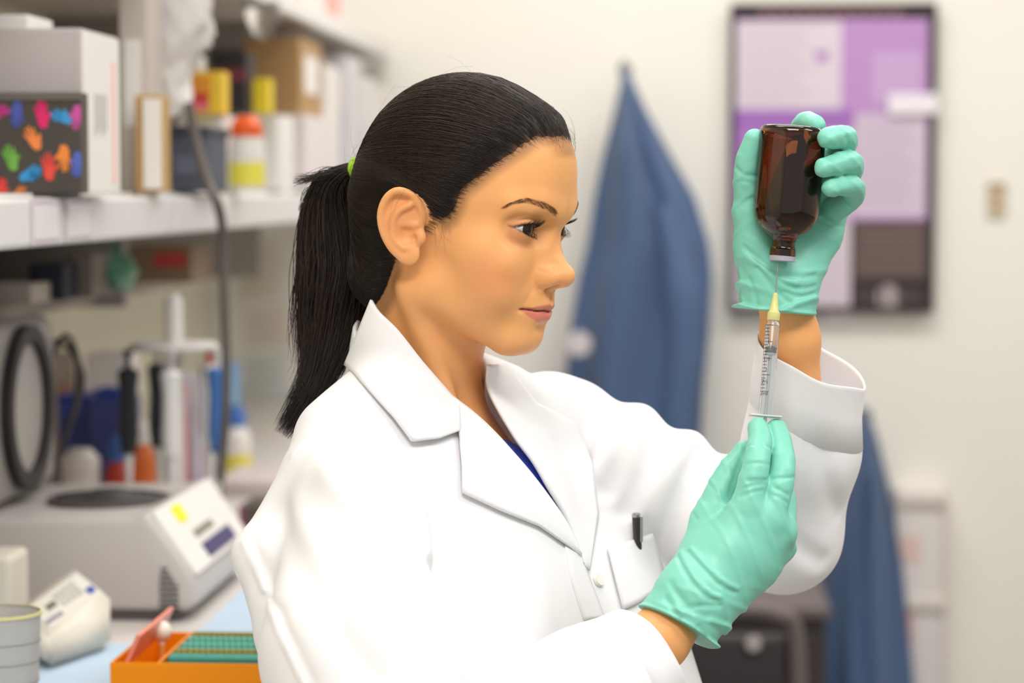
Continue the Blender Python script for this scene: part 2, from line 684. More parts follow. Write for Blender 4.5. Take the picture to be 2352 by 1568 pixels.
def radial_table():
    az = np.linspace(-math.pi, math.pi, 145)
    el = np.linspace(-math.pi / 2, math.pi / 2, 97)
    A, E_ = np.meshgrid(az, el, indexing='ij')
    d = np.stack([np.cos(E_) * np.cos(A), np.cos(E_) * np.sin(A), np.sin(E_)], -1).reshape(-1, 3)

    def shell(q):
        base = smin(skull(q), cone(q, (-28, 0, 10), (-38, 0, -32), 55, 44), 24)
        base = smin(base, cone(q, (-50, 0, 45), TIE + np.array([33, 0, 1]), 30, 10), 14)
        return base - (6.2 * sstep(hair_g(q), -1, 26) - 0.6)
    lo = np.full(len(d), 30.0)
    hi = np.full(len(d), 190.0)
    for _ in range(13):
        mid = (lo + hi) / 2
        v = shell(HC + d * mid[:, None])
        lo = np.where(v < 0, mid, lo)
        hi = np.where(v < 0, hi, mid)
    return ((lo + hi) / 2).reshape(145, 97)


def strands(n, npt=15):
    R = radial_table()

    def rad(d):
        a = (np.arctan2(d[:, 1], d[:, 0]) + math.pi) / (2 * math.pi) * 144
        e = (np.arcsin(np.clip(d[:, 2], -1, 1)) / math.pi + 0.5) * 96
        i = np.clip(a.astype(int), 0, 143)
        j = np.clip(e.astype(int), 0, 95)
        u, w = a - i, e - j
        return (R[i, j] * (1 - u) * (1 - w) + R[i + 1, j] * u * (1 - w) + R[i, j + 1] * (1 - u) * w + R[i + 1, j + 1] * u * w)
    # roots: random directions on the near half and over the crown, kept inside the hair outline
    d = rng.normal(size=(n * 9, 3))
    d /= np.linalg.norm(d, axis=1, keepdims=True)
    d = d[d[:, 1] > -0.45]
    q = HC + d * rad(d)[:, None]
    g = hair_g(q)
    w = np.where((g > -9) & (g < 16), 1.0, np.where(g >= 16, 0.22, 0.0)) * (np.linalg.norm(q - TIE, axis=1) > 26)
    w = np.where(g < 0, w * 0.5, w)
    ok = rng.random(len(d)) < w
    d, g = d[ok][:n], g[ok][:n]
    S = len(d)
    td = TIE + np.array([7, 0, 0]) - HC
    td = td / np.linalg.norm(td)
    jt = td[None] + rng.normal(size=(S, 3)) * 0.05
    jt /= np.linalg.norm(jt, axis=1, keepdims=True)
    ang = np.arccos(np.clip((d * jt).sum(1), -1, 1))
    t = np.linspace(0, 1, npt)
    paths = np.zeros((S, npt, 3))
    lift0 = rng.random(S) ** 2 * 1.6 + 0.1
    ph = rng.random(S) * 6.28
    for k in range(npt):
        w0 = np.sin((1 - t[k]) * ang) / np.sin(ang)
        w1 = np.sin(t[k] * ang) / np.sin(ang)
        dk = d * w0[:, None] + jt * w1[:, None]
        # comb: strands sag a little towards the ear before they rise to the tie
        low = np.clip((0.25 - d[:, 2]) / 0.5, 0, 1) * (d[:, 0] > -0.1)
        dk[:, 2] += (0.34 * low - 0.09 * (1 - low)) * np.sin(math.pi * t[k]) * (d[:, 0] > -0.2) * np.abs(d[:, 1])
        dk += 0.012 * np.sin(ph + t[k] * 5.0)[:, None] * np.array([0, 0.3, 1.0])
        dk /= np.linalg.norm(dk, axis=1, keepdims=True)
        lift = lift0 * np.sin(math.pi * min(1, t[k] * 0.9 + 0.1)) - (0.6 if k == 0 else 0)
        paths[:, k] = HC + dk * (rad(dk) + lift)[:, None]
    rr = (0.13 + 0.12 * rng.random(S))[:, None] * np.interp(t, [0, 0.12, 0.8, 1], [0.35, 1, 1, 0.8])[None]
    rr = rr * np.interp(g, [-9, 0, 6], [0.3, 0.5, 1.0])[:, None]
    return paths, rr


# --- ponytail: px outline centre line with half widths
TAIL = [(842, 389, 13), (806, 394, 22), (768, 440, 60), (772, 520, 92), (780, 606, 100), (767, 690, 86), (755, 770, 66), (733, 853, 38),
        (705, 912, 29), (664, 976, 20)]
TAIL_Y0 = h2w(TIE)[1] / 1000


def tail_frames(n):
    c = smooth_path([[a, b, w] for a, b, w in TAIL], n)
    Y = np.interp(np.linspace(0, 1, n), [0, 0.25, 0.6, 1], [TAIL_Y0, TAIL_Y0 + 0.012, TAIL_Y0 + 0.004, TAIL_Y0 - 0.03])
    pos = np.array([P(c[i, 0], c[i, 1], Y[i]) * 1000 for i in range(n)])
    tan = np.gradient(pos, axis=0)
    tan /= np.linalg.norm(tan, axis=1, keepdims=True)
    side = np.cross(tan, np.array([0, 1.0, 0]))
    side /= np.linalg.norm(side, axis=1, keepdims=True)
    hw = np.clip(c[:, 2], 6, None) * 0.342
    return pos, side, hw


def tail_strands(n, npt=20):
    pos, side, hw = tail_frames(npt)
    r = np.sqrt(rng.random(n))
    a = rng.random(n) * 2 * math.pi
    A, Bv = r * np.cos(a), r * np.sin(a)
    t = np.linspace(0, 1, npt)
    dep = np.interp(t, [0, 0.15, 0.5, 1], [10, 22, 30, 12])
    endf = 1.04 - 0.36 * rng.random(n) ** 1.1
    paths = np.zeros((n, npt, 3))
    wob = rng.normal(size=(n, 2)) * 0.05
    ph = rng.random((n, 2)) * 6.28
    clump = np.round(A * 7) / 7
    for k in range(npt):
        s = t[k] * endf * (npt - 1)
        i = np.minimum(s.astype(int), npt - 2)
        u = (s - i)[:, None]
        c = pos[i] * (1 - u) + pos[i + 1] * u
        sd = side[i] * (1 - u) + side[i + 1] * u
        h = hw[i] * (1 - u[:, 0]) + hw[i + 1] * u[:, 0]
        dd = np.interp(s, np.arange(npt), dep)
        pull = 0.45 * t[k]
        aa = A * (1 - pull) + clump * pull + wob[:, 0] * np.sin(3 * t[k] * 3 + ph[:, 0])
        aa = aa + wob[:, 0] * 9 * t[k] ** 4
        bb = Bv + wob[:, 1] * np.sin(3 * t[k] * 3 + ph[:, 1])
        paths[:, k] = c + sd * (aa * h)[:, None] + np.array([0, 1.0, 0]) * (bb * dd)[:, None]
    rr = (0.2 + 0.22 * rng.random(n))[:, None] * np.interp(t, [0, 0.7, 1], [1, 1, 0.2])[None]
    return paths, rr


def build_person_head():
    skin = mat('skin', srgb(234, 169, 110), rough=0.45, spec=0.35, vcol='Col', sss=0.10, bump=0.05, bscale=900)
    v, F = surface(body, HO + [-150, -130, -215], HO + [125, 130, 145], 1.0)
    v2, F2 = surface(body_low, HO + [-320, -330, -430], HO + [330, 220, -190], 2.2)
    v3, F3 = surface(body_low, mm(1800, 715, 1.89) - [70, 60, 60], mm(1800, 715, 1.89) + [70, 60, 60], 1.6)
    F = np.concatenate([F, F2 + len(v), F3 + len(v) + len(v2)])
    v = np.concatenate([v, v2, v3])
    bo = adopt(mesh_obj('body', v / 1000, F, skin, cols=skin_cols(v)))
    # eyes
    eyem = mat('eyeball', (1, 1, 1), rough=0.1, spec=0.35, vcol='Col', coat=0.1)
    for s in (1, -1):
        nu, nv = 64, 48
        gy = math.radians(GAZE_YAW)
        gd = np.array([math.cos(gy), math.sin(gy), 0.02])
        gd /= np.linalg.norm(gd)
        sx = np.cross(gd, [0, 0, 1.0])
        sx /= np.linalg.norm(sx)
        sz = np.cross(sx, gd)
        vv, cc = [], []
        for j in range(nv + 1):
            w = math.pi * (j / nv) ** 1.35
            rr_ = ER - 0.25 + 0.9 * max(0.0, math.cos(min(w * 3.0, math.pi / 2)))
            for i in range(nu):
                u = 2 * math.pi * i / nu
                n_ = gd * math.cos(w) + (sx * math.cos(u) + sz * math.sin(u)) * math.sin(w)
                vv.append(EYE * [1, s, 1] + n_ * rr_)
                d_ = math.degrees(w)
                if d_ < 9:
                    cc.append((0.006, 0.005, 0.005))
                elif d_ < 25:
                    k_ = 0.75 + 0.5 * abs(math.sin(u * 17))
                    cc.append(tuple(np.array(srgb(50, 29, 19)) * k_))
                elif d_ < 28:
                    cc.append(srgb(40, 28, 24))
                else:
                    cc.append(srgb(222, 218, 216) if d_ < 62 else srgb(214, 190, 180))
        ff = [(j * nu + i, j * nu + (i + 1) % nu, (j + 1) * nu + (i + 1) % nu, (j + 1) * nu + i) for j in range(nv) for i in range(nu)]
        adopt(mesh_obj('eye', h2w(np.array(vv)) / 1000, np.array(ff)[:, ::-1], eyem, cols=np.array(cc)), bo)
    lash = mat('lash_hair', srgb(24, 18, 16), rough=0.5)
    paths, rads = [], []
    for s in (1, -1):
        for up_ in (1, 0):
            for k in range(64 if up_ else 40):
                y = -0.88 + 1.84 * (k + rng.random()) / (64 if up_ else 40)
                w = max(0.0, 1 - y * y)
                z = (4.6 * w ** 0.7 - 0.2) if up_ else (-4.8 * w ** 0.9 + 0.2)
                yl = y * 13.6
                z += 0.08 * yl
                x = math.sqrt(max(1.0, (ER + 1.9) ** 2 - yl * yl - z * z))
                b0 = np.array([x, yl, z])
                nrm = b0 / np.linalg.norm(b0)
                L = (6.5 + 2.0 * rng.random()) * (0.75 + 0.25 * w) if up_ else 3.4 + rng.random()
                out = nrm * np.array([1.0, 0.75, 0.4]) + np.array([0.55, 0.18 * y, 0.25 if up_ else -0.45]) + rng.normal(size=3) * 0.10
                out /= np.linalg.norm(out)
                curl = np.array([0, 0, 1.0 if up_ else -0.5])
                pts = [b0 + out * L * t_ + curl * L * 0.38 * t_ ** 2 for t_ in np.linspace(0, 1, 7)]
                pts = np.array(pts) + EYE
                pts[:, 1] *= s
                paths.append(h2w(pts))
                rads.append(np.linspace(0.19, 0.04, 7) if up_ else np.linspace(0.12, 0.03, 7))
    hp = len(paths) // 2
    for sl_ in (slice(0, hp), slice(hp, None)):
        V, F = tubes(np.array(paths[sl_]) / 1000, np.array(rads[sl_]) / 1000)
        adopt(mesh_obj('eyelashes', V, F, lash), bo)['kind'] = 'stuff'
    # brows
    bp = smooth_path([(1158, 474), (1180, 464), (1213, 460), (1248, 472), (1283, 493)], 60)
    th = np.interp(np.linspace(0, 1, 60), [0, 0.25, 0.6, 0.9, 1], [1.5, 3.5, 6, 8.5, 6])
    px, py, dr = [], [], []
    for k in range(260):
        t_ = rng.random() ** 0.8
        i = min(58, int(t_ * 59))
        px.append(bp[i, 0] + rng.normal() * 1.2)
        py.append(bp[i, 1] + rng.uniform(-1, 1) * th[i] + 1)
        tg = bp[i] - bp[i + 1]
        tg = tg / np.linalg.norm(tg)
        vert = (bp[i, 1] - py[-1]) / th[i]
        dr.append((tg[0], tg[1] - 0.75 * (t_ ** 3) - 0.2 * t_ * (1 if vert < 0.4 else -0.4)))
    px, py, dr = np.array(px), np.array(py), np.array(dr)
    a = raycast(body, px, py, 1.7, 2.0)
    b = raycast(body, px + dr[:, 0] * 11, py + dr[:, 1] * 11, 1.7, 2.0)
    paths = []
    for s in (1, -1):
        qa, qb = w2h(a * 1000), w2h(b * 1000)
        ts = np.linspace(0, 1, 5)[None, :, None]
        q = qa[:, None] * (1 - ts) + qb[:, None] * ts
        q = q + np.array([0.5, 0.5, 0]) * (0.25 + 0.9 * np.sin(ts * 2.4))
        q[..., 1] *= s
        paths.append(h2w(q.reshape(-1, 3)).reshape(q.shape))
    paths = np.concatenate(paths)
    rads = np.tile(np.array([0.08, 0.10, 0.09, 0.06, 0.02]), (len(paths), 1))
    hp = len(paths) // 2
    for sl_ in (slice(0, hp), slice(hp, None)):
        V, F = tubes(paths[sl_] / 1000, rads[sl_] / 1000)
        adopt(mesh_obj('eyebrow', V, F, mat('brow_hair', srgb(122, 88, 62), rough=0.8, spec=0.15)), bo)['kind'] = 'stuff'
    # hair
    hm = mat('hair', srgb(34, 25, 21), rough=0.42, spec=0.45, vcol='Col')
    v, F = surface(hair_sdf, (-140, -95, -75), (110, 95, 150), 1.5)
    gw = sstep(hair_g(v) + 1.5 * vnoise(v, 0.6, 2), 0, 11)[:, None]
    capc = np.array(srgb(26, 19, 16)) * gw + np.array(srgb(120, 84, 60)) * (1 - gw)
    hair = adopt(mesh_obj('hair', h2w(v) / 1000, F, hm, cols=capc))
    pth, rr = strands(9500)
    V, F = tubes(h2w(pth.reshape(-1, 3)).reshape(pth.shape) / 1000, rr / 1000)
    cs = np.array(srgb(48, 35, 28))[None] * (0.45 + 0.9 * rng.random((len(pth), 1)) ** 1.5)
    cs = np.repeat(cs, pth.shape[1] * 3, axis=0)
    adopt(mesh_obj('hair_strands', V, F, hm, cols=cs), hair)['kind'] = 'stuff'
    # loose fine hairs
    fl, fr = [], []
    for k in range(44):
        i = rng.integers(0, len(pth))
        base = pth[i, rng.integers(1, 12)]
        n_ = (base - HC) / np.linalg.norm(base - HC)
        tg = np.cross(n_, rng.normal(size=3))
        tg /= np.linalg.norm(tg)
        L = 12 + 35 * rng.random()
        ts = np.linspace(0, 1, 12)[:, None]
        fl.append(base + tg * L * ts + n_ * (np.sin(ts * 2.2) * (2 + 5 * rng.random())))
        fr.append(np.linspace(0.06, 0.04, 12))
    for k in range(90):
        a0 = himg(1255 + 68 * rng.random(), 318 + 34 * rng.random(), -16 + 40 * rng.random())
        n_ = (a0 - HC) / np.linalg.norm(a0 - HC)
        L = 7 + 12 * rng.random()
        ts = np.linspace(0, 1, 12)[:, None]
        fl.append(a0 + n_ * (L * 0.30 * np.sin(ts * 2.2)) + np.array([-0.75, 0.25 * rng.normal(), 0.55 + 0.25 * rng.normal()]) * L * ts)
        fr.append(np.linspace(0.07, 0.03, 12))
    # wisps before the ear and over it
    for k in range(15):
        a0 = himg(1040 - 45 * rng.random(), 500 + 20 * rng.random(), 72)
        b0 = himg(1040 - 50 * rng.random(), 545 + 50 * rng.random(), 70)
        m0 = (a0 + b0) / 2 + rng.normal(size=3) * 2 + np.array([0, 2, 0])
        fl.append(smooth_path([a0, m0, b0], 12))
        fr.append(np.linspace(0.055, 0.025, 12))
    for k in range(4):
        a0 = himg(960 + 30 * rng.random(), 440 + 40 * rng.random(), 76)
        b0 = himg(880 + 20 * rng.random(), 470 + 90 * rng.random(), 84)
        m0 = himg(912 + 20 * rng.random(), 428 + 16 * rng.random(), 88)
        fl.append(smooth_path([a0, m0, b0], 12))
        fr.append(np.full(12, 0.045))
    fl = np.array(fl)
    V, F = tubes(h2w(fl.reshape(-1, 3)).reshape(fl.shape) / 1000, np.array(fr) / 1000)
    adopt(mesh_obj('loose_hairs', V, F, hm, cols=np.tile(np.array(srgb(48, 34, 27)), (len(V), 1))), hair)['kind'] = 'stuff'
    # ponytail mass and strands
    n = 26
    pos, side, hw = tail_frames(n)
    dep = np.interp(np.linspace(0, 1, n), [0, 0.15, 0.5, 1], [12, 20, 25, 6])
    vv = []
    for i in range(n):
        for k in range(20):
            a_ = 2 * math.pi * k / 20
            wob = 1 + 0.06 * math.sin(5 * a_ + i * 0.3)
            sh = 0.72 if i < 18 else 0.72 * (n - i) / (n - 17.0)
            vv.append(pos[i] + side[i] * hw[i] * sh * wob * math.cos(a_) + np.array([0, 1, 0]) * dep[i] * sh * wob * math.sin(a_))
    ff = [(i * 20 + k, i * 20 + (k + 1) % 20, (i + 1) * 20 + (k + 1) % 20, (i + 1) * 20 + k) for i in range(n - 1) for k in range(20)]
    tail = adopt(mesh_obj('ponytail', np.array(vv) / 1000, np.array(ff), hm, cols=np.tile(np.array(srgb(24, 18, 16)), (len(vv), 1))))
    pth, rr = tail_strands(3600)
    extra = []
    # the short spray of ends that sticks out behind the tie
    for k in range(150):
        r1 = rng.random()
        a0 = P(812, 388 + rng.normal() * 6, TAIL_Y0) * 1000
        m0 = P(750 + rng.normal() * 8, 398 + rng.normal() * 6 + 6 * r1, TAIL_Y0) * 1000 + [0, rng.normal() * 6, 0]
        b0 = P(672 + 60 * rng.random() ** 1.5, 418 + rng.normal() * 7 - 8 * r1, TAIL_Y0) * 1000 + [0, rng.normal() * 9, 0]
        extra.append(smooth_path([a0, m0, b0], 20))
    for k in range(60):
        a0 = P(770 + rng.normal() * 8, 410, TAIL_Y0) * 1000
        m0 = P(722 + rng.normal() * 8, 432 + rng.normal() * 6, TAIL_Y0) * 1000
        b0 = P(684 + 14 * rng.random(), 470 + 20 * rng.random(), TAIL_Y0) * 1000
        extra.append(smooth_path([a0, m0, b0], 20))
    pth = np.concatenate([pth, np.array(extra)])
    rr = np.concatenate([rr, np.tile(np.linspace(0.3, 0.08, 20), (len(extra), 1))])
    V, F = tubes(pth / 1000, rr / 1000)
    cs = np.array(srgb(45, 33, 27))[None] * (0.4 + 0.8 * rng.random((len(pth), 1)) ** 1.5)
    adopt(mesh_obj('ponytail_strands', V, F, hm, cols=np.repeat(cs, 60, axis=0)), tail)['kind'] = 'stuff'
    # green hair tie: a cord wound twice round the tail
    tv, tr = [], []
    c = P(826, 389, TAIL_Y0) * 1000
    ax = pos[3] - pos[0]
    ax /= np.linalg.norm(ax)
    ax = ax * 0.9 + np.array([0, 0, 0.12])
    ax /= np.linalg.norm(ax)
    e1 = np.cross(ax, [0, 1, 0])
    e1 /= np.linalg.norm(e1)
    e2 = np.cross(ax, e1)
    loops = []
    for sh in (-1.3, 1.3):
        t_ = np.linspace(0, 2 * math.pi, 49)
        loops.append(c + ax * sh + np.outer(np.cos(t_), e1) * 8.8 + np.outer(np.sin(t_), e2) * 14.5)
    V, F = tubes(np.array(loops) / 1000, np.full((2, 49), 0.0021), 8)
    adopt(mesh_obj('hair_tie', V, F, mat('tie_green', srgb(150, 190, 40), rough=0.7)), tail)
    return bo
# ------------------------------------------------------------------ gloves
G_MAT = mat('glove_nitrile', srgb(126, 204, 185), rough=0.42, spec=0.45, noise=0.05, nscale=30, bump=0.12, bscale=260)


def hand(p, palm, fingers, k):
    f = None
    for pts, rs in palm:
        d = chain(p, pts, rs, 6)
        f = d if f is None else smin(f, d, 14)
    g = None
    for pts, rs in fingers:
        n = 10
        sp = smooth_path(np.array(pts), n)
        rr = np.interp(np.linspace(0, 1, n), np.linspace(0, 1, len(rs)), rs)
        d = chain(p, sp, rr)
        g = d if g is None else smin(g, d, 1.6)
    return smin(f, g, k)


def seg(*a):
    return [mm(x, y, Y) for x, y, Y, r in a], [r for x, y, Y, r in a]


# her left hand, palm behind the bottle
L_W = (1788, 655, 1.884)
L_PALM = [seg((*L_W, 25), (1800, 540, 1.900, 15), (1795, 425, 1.912, 12)),
          seg((1790, 640, 1.886, 20), (1835, 530, 1.903, 15), (1842, 420, 1.902, 12)),
          seg((1800, 640, 1.886, 20), (1868, 535, 1.902, 14), (1885, 440, 1.912, 11.5)),
          seg((1815, 650, 1.886, 20), (1888, 545, 1.898, 14), (1920, 478, 1.903, 11)),
          seg((1765, 640, 1.882, 20), (1742, 570, 1.878, 19), (1722, 490, 1.872, 13)),
          seg((1786, 640, 1.884, 25), (1784, 760, 1.884, 27.5))]
L_FING = [seg((1795, 425, 1.894, 11.5), (1835, 320, 1.894, 10), (1850, 285, 1.885, 9.6), (1872, 287, 1.864, 8.0)),
          seg((1842, 420, 1.897, 11.5), (1925, 350, 1.884, 10), (1940, 318, 1.854, 10.2), (1902, 316, 1.828, 8.2)),
          seg((1885, 440, 1.894, 11), (1948, 400, 1.877, 9.8), (1950, 373, 1.847, 9.8), (1893, 385, 1.824, 7.6)),
          seg((1920, 478, 1.885, 10.5), (1958, 452, 1.870, 9), (1955, 427, 1.850, 9), (1908, 430, 1.828, 6.8)),
          seg((1722, 490, 1.874, 12.5), (1716, 385, 1.864, 10), (1733, 320, 1.860, 8.4))]
L_RIM_P = mm(1783, 712, 1.886)
L_RIM_N = np.array([-0.08, -0.05, -1.0])
L_RIM_N /= np.linalg.norm(L_RIM_N)

# her right hand, back of the hand to the camera, fingers under the syringe flange
R_PALM = [seg((1592, 1372, 1.778, 22), (1665, 1260, 1.786, 17), (1716, 1165, 1.788, 12.5)),
          seg((1600, 1376, 1.780, 22), (1700, 1275, 1.786, 17), (1765, 1195, 1.789, 12.5)),
          seg((1612, 1382, 1.782, 21), (1730, 1290, 1.792, 15), (1795, 1222, 1.796, 11.5)),
          seg((1622, 1390, 1.784, 20), (1742, 1308, 1.801, 13), (1795, 1258, 1.810, 10.5)),
          seg((1582, 1365, 1.781, 22), (1612, 1275, 1.798, 17), (1628, 1195, 1.812, 14)),
          seg((1660, 1280, 1.804, 16), (1700, 1200, 1.811, 14)),
          seg((1592, 1375, 1.779, 25), (1528, 1468, 1.772, 28))]
R_FING = [seg((1716, 1165, 1.788, 12.5), (1737, 1068, 1.792, 10.2), (1745, 1012, 1.812, 9.2), (1741, 984, 1.826, 8.3)),
          seg((1765, 1195, 1.789, 12.5), (1797, 1085, 1.798, 10), (1793, 1020, 1.818, 9.0), (1783, 986, 1.831, 8.2)),
          seg((1795, 1222, 1.796, 11), (1800, 1140, 1.824, 9.5), (1775, 1160, 1.854, 9)),
          seg((1795, 1258, 1.810, 10.2), (1795, 1195, 1.836, 8.8), (1765, 1215, 1.858, 8.5)),
          seg((1628, 1195, 1.812, 13.5), (1668, 1100, 1.824, 10.8), (1712, 1038, 1.838, 9.2))]
R_RIM_P = mm(1556, 1436, 1.774)
_rn = mm(1534, 1462, 1.772) - mm(1592, 1375, 1.779)
R_RIM_N = _rn / np.linalg.norm(_rn) + np.array([0.10, 0, 0])
R_RIM_N /= np.linalg.norm(R_RIM_N)


def wrinkles(p, axis, rimd, seed):
    """creases of thin stretched rubber: stronger towards the cuff"""
    w = np.exp(-np.clip(-rimd, 0, None) / 30.0)
    a1, a2 = axis
    warp = 1.6 * vnoise(p, 0.035, seed)
    r1 = (0.5 + 0.5 * np.sin(p @ a1 * 0.42 + warp * 1.7)) ** 5 * np.clip(0.4 + vnoise(p, 0.05, seed + 3), 0, 1.2)
    r2 = (0.5 + 0.5 * np.sin(p @ a2 * 0.36 - warp * 1.4 + 1.0)) ** 5 * np.clip(0.4 + vnoise(p, 0.045, seed + 4), 0, 1.2)
    fine = vnoise(p, 0.5, seed + 2)
    return -(3.6 * w + 0.5) * (r1 + r2 - 0.3) - 0.08 * fine


GFOLDS_L = [([(1691, 386), (1711, 402), (1740, 404)], 1.3, 1.6), ([(1694, 420), (1712, 416), (1735, 425)], 0.8, 1.6), ([(1694, 477), (1712, 462), (1731, 453)], 0.8, 1.8),
            ([(1709, 568), (1752, 602), (1785, 626), (1829, 636), (1873, 632)], 1.8, 2.2), ([(1712, 585), (1752, 617), (1785, 641), (1829, 650)], -1.4, 2.6),
            ([(1741, 615), (1775, 659), (1816, 697)], 1.8, 2.0), ([(1785, 640), (1829, 663), (1873, 657)], 1.5, 2.0), ([(1800, 670), (1842, 682), (1873, 672)], 1.3, 1.8),
            ([(1885, 504), (1911, 517), (1938, 519)], 1.1, 1.5), ([(1925, 450), (1940, 466), (1956, 480)], 1.2, 1.6), ([(1944, 345), (1948, 330), (1944, 316)], 1.0, 1.6),
            ([(1700, 620), (1706, 660), (1700, 700)], -1.2, 3.0), ([(1720, 640), (1735, 680), (1742, 715)], 1.2, 2.0)]
GFOLDS_R = [([(1586, 1260), (1622, 1299), (1661, 1335), (1693, 1351)], -1.5, 2.0), ([(1582, 1266), (1616, 1306), (1654, 1343), (1686, 1360)], 1.5, 2.0),
            ([(1563, 1268), (1590, 1319), (1626, 1359), (1653, 1371)], -1.6, 2.0), ([(1557, 1276), (1582, 1326), (1618, 1367), (1648, 1380)], 1.6, 2.0),
            ([(1539, 1339), (1570, 1382), (1598, 1410), (1626, 1418)], 2.0, 2.4), ([(1570, 1396), (1614, 1391), (1653, 1391)], 1.5, 1.8), ([(1530, 1375), (1560, 1420), (1575, 1450)], 1.6, 2.2),
            ([(1713, 1120), (1756, 1110), (1811, 1137)], 1.1, 1.5), ([(1717, 1104), (1772, 1100), (1823, 1096)], 1.0, 1.5), ([(1700, 1140), (1750, 1126), (1808, 1154)], 0.8, 1.5),
            ([(1717, 1025), (1748, 1019), (1776, 1033)], 0.8, 1.3), ([(1717, 1066), (1742, 1062), (1768, 1067)], 0.7, 1.3), ([(1626, 1106), (1645, 1129)], 0.9, 1.4), ([(1608, 1135), (1632, 1150)], 0.8, 1.4),
            ([(1576, 1450), (1578, 1493)], 2.0, 2.2), ([(1604, 1440), (1620, 1464)], 1.5, 2.0), ([(1590, 1178), (1600, 1192)], 1.0, 1.5), ([(1677, 1135), (1690, 1090), (1712, 1030)], 1.6, 2.4)]
G_CR = {'L': [], 'R': []}


def gfold(p, f, side):
    for pts, lo_, hi_, amp, wd in G_CR[side]:
        k = ((p > lo_) & (p < hi_)).all(1)
        if k.any():
            f[k] = f[k] + amp * np.exp(-(chain(p[k], pts, [0] * len(pts)) / wd) ** 2)
    return f


def glove_L(p):
    f = hand(p, L_PALM, L_FING, 5)
    d = (p - L_RIM_P) @ L_RIM_N + 1.5 * vnoise(p, 0.06, 31)
    f = gfold(p, f, 'L')
    f = f + wrinkles(p, (np.array([0.45, 0.3, 0.84]), np.array([-0.5, 0.2, 0.84])), d, 40)
    f = f - 2.2 * sstep(d, -14, 0) - 1.3 * np.exp(-(d / 1.6) ** 2)
    return smax(f, d - 1.0, 1.2)


def glove_R(p):
    f = hand(p, R_PALM, R_FING, 4)
    d = (p - R_RIM_P) @ R_RIM_N + 2.0 * vnoise(p, 0.07, 33)
    f = gfold(p, f, 'R')
    f = f + wrinkles(p, (np.array([0.75, 0.1, 0.25]), np.array([0.35, 0.2, 0.9])), d, 50)
    f = f - 3.0 * sstep(d, -16, 0) - 1.3 * np.exp(-(d / 1.6) ** 2)
    return smax(f, d - 1.0, 1.2)


def bounds(segs, pad):
    a = np.concatenate([np.array(s_[0]) for s_ in segs])
    return a.min(0) - pad, a.max(0) + pad


def build_gloves():
    for nm, f, segs in (('glove', glove_L, L_PALM + L_FING), ('glove', glove_R, R_PALM + R_FING)):
        lo, hi = bounds(segs, 34)
        out = []
        for pxy, amp, wd in (GFOLDS_L if f is glove_L else GFOLDS_R):
            a = smooth_path(np.array(pxy, float), len(pxy) + 2)
            pts = raycast(f, a[:, 0], a[:, 1], 1.6, 2.1, 60) * 1000
            if pts[:, 1].max() < 2050:
                out.append((pts, pts.min(0) - 3 * wd, pts.max(0) + 3 * wd, amp, wd))
        G_CR['L' if f is glove_L else 'R'].extend(out)
        v, F = surface(f, lo, hi, 1.0)
        g = adopt(mesh_obj(nm, v / 1000, F, G_MAT))
        g['label'] = 'mint green rubber glove on the hand holding the ' + ('bottle' if f is glove_L else 'syringe')


# ------------------------------------------------------------------ lab coat
C_MAT = mat('coat_cotton', srgb(236, 235, 239), rough=0.85, spec=0.2, bump=0.10, bscale=1400, sheen=0.1)
SL_R = [mm(818, 1145, 1.778), mm(815, 1500, 1.70), mm(905, 1880, 1.645), mm(1350, 1600, 1.725), mm(1560, 1455, 1.78)]
SL_L = [mm(1262, 990, 2.03), mm(1450, 1090, 2.0), mm(1650, 1190, 1.975), mm(1800, 1228, 1.955)]
SL_L2 = [mm(1800, 1228, 1.955), mm(1845, 1030, 1.928), mm(1868, 790, 1.906)]
CUFF_P = mm(1868, 828, 1.908)
CUFF_N = np.array([0.40, -0.24, 0.88])
CUFF_N /= np.linalg.norm(CUFF_N)
CUFR_P = mm(1484, 1510, 1.75)
_c = mm(1560, 1455, 1.79) - mm(1350, 1600, 1.735)
CUFR_N = _c / np.linalg.norm(_c)


def neck_d(p):
    return chain(p, NECK, [51, 46, 52], 10)


def sleeve_far(p):
    far = smin(chain(p, SL_L, [50, 52, 52, 45], 14), chain(p, SL_L2, [45, 45, 47], 14), 14)
    ax = SL_L[3] - SL_L[0]
    t = ((p - SL_L[0]) @ ax) / (ax @ ax)
    far = far - 4.5 * np.sin(t * 27 + 1.2 * vnoise(p, 0.02, 63)) * np.exp(-((t - 0.55) / 0.42) ** 2) * sstep((p - SL_L[1])[:, 2] + 60 * t, -30, 40)
    return far + 1.3 * vnoise(p * [1, 1, 0.6], 0.045, 64)


def sleeve_near(p):
    near = chain(p, SL_R, [50, 63, 62, 48, 39], 20)
    return near + 2.2 * vnoise((p - SL_R[0]) * [1, 1, 0.35], 0.035, 66) + 0.6 * vnoise(p * [1, 1, 0.5], 0.08, 67)


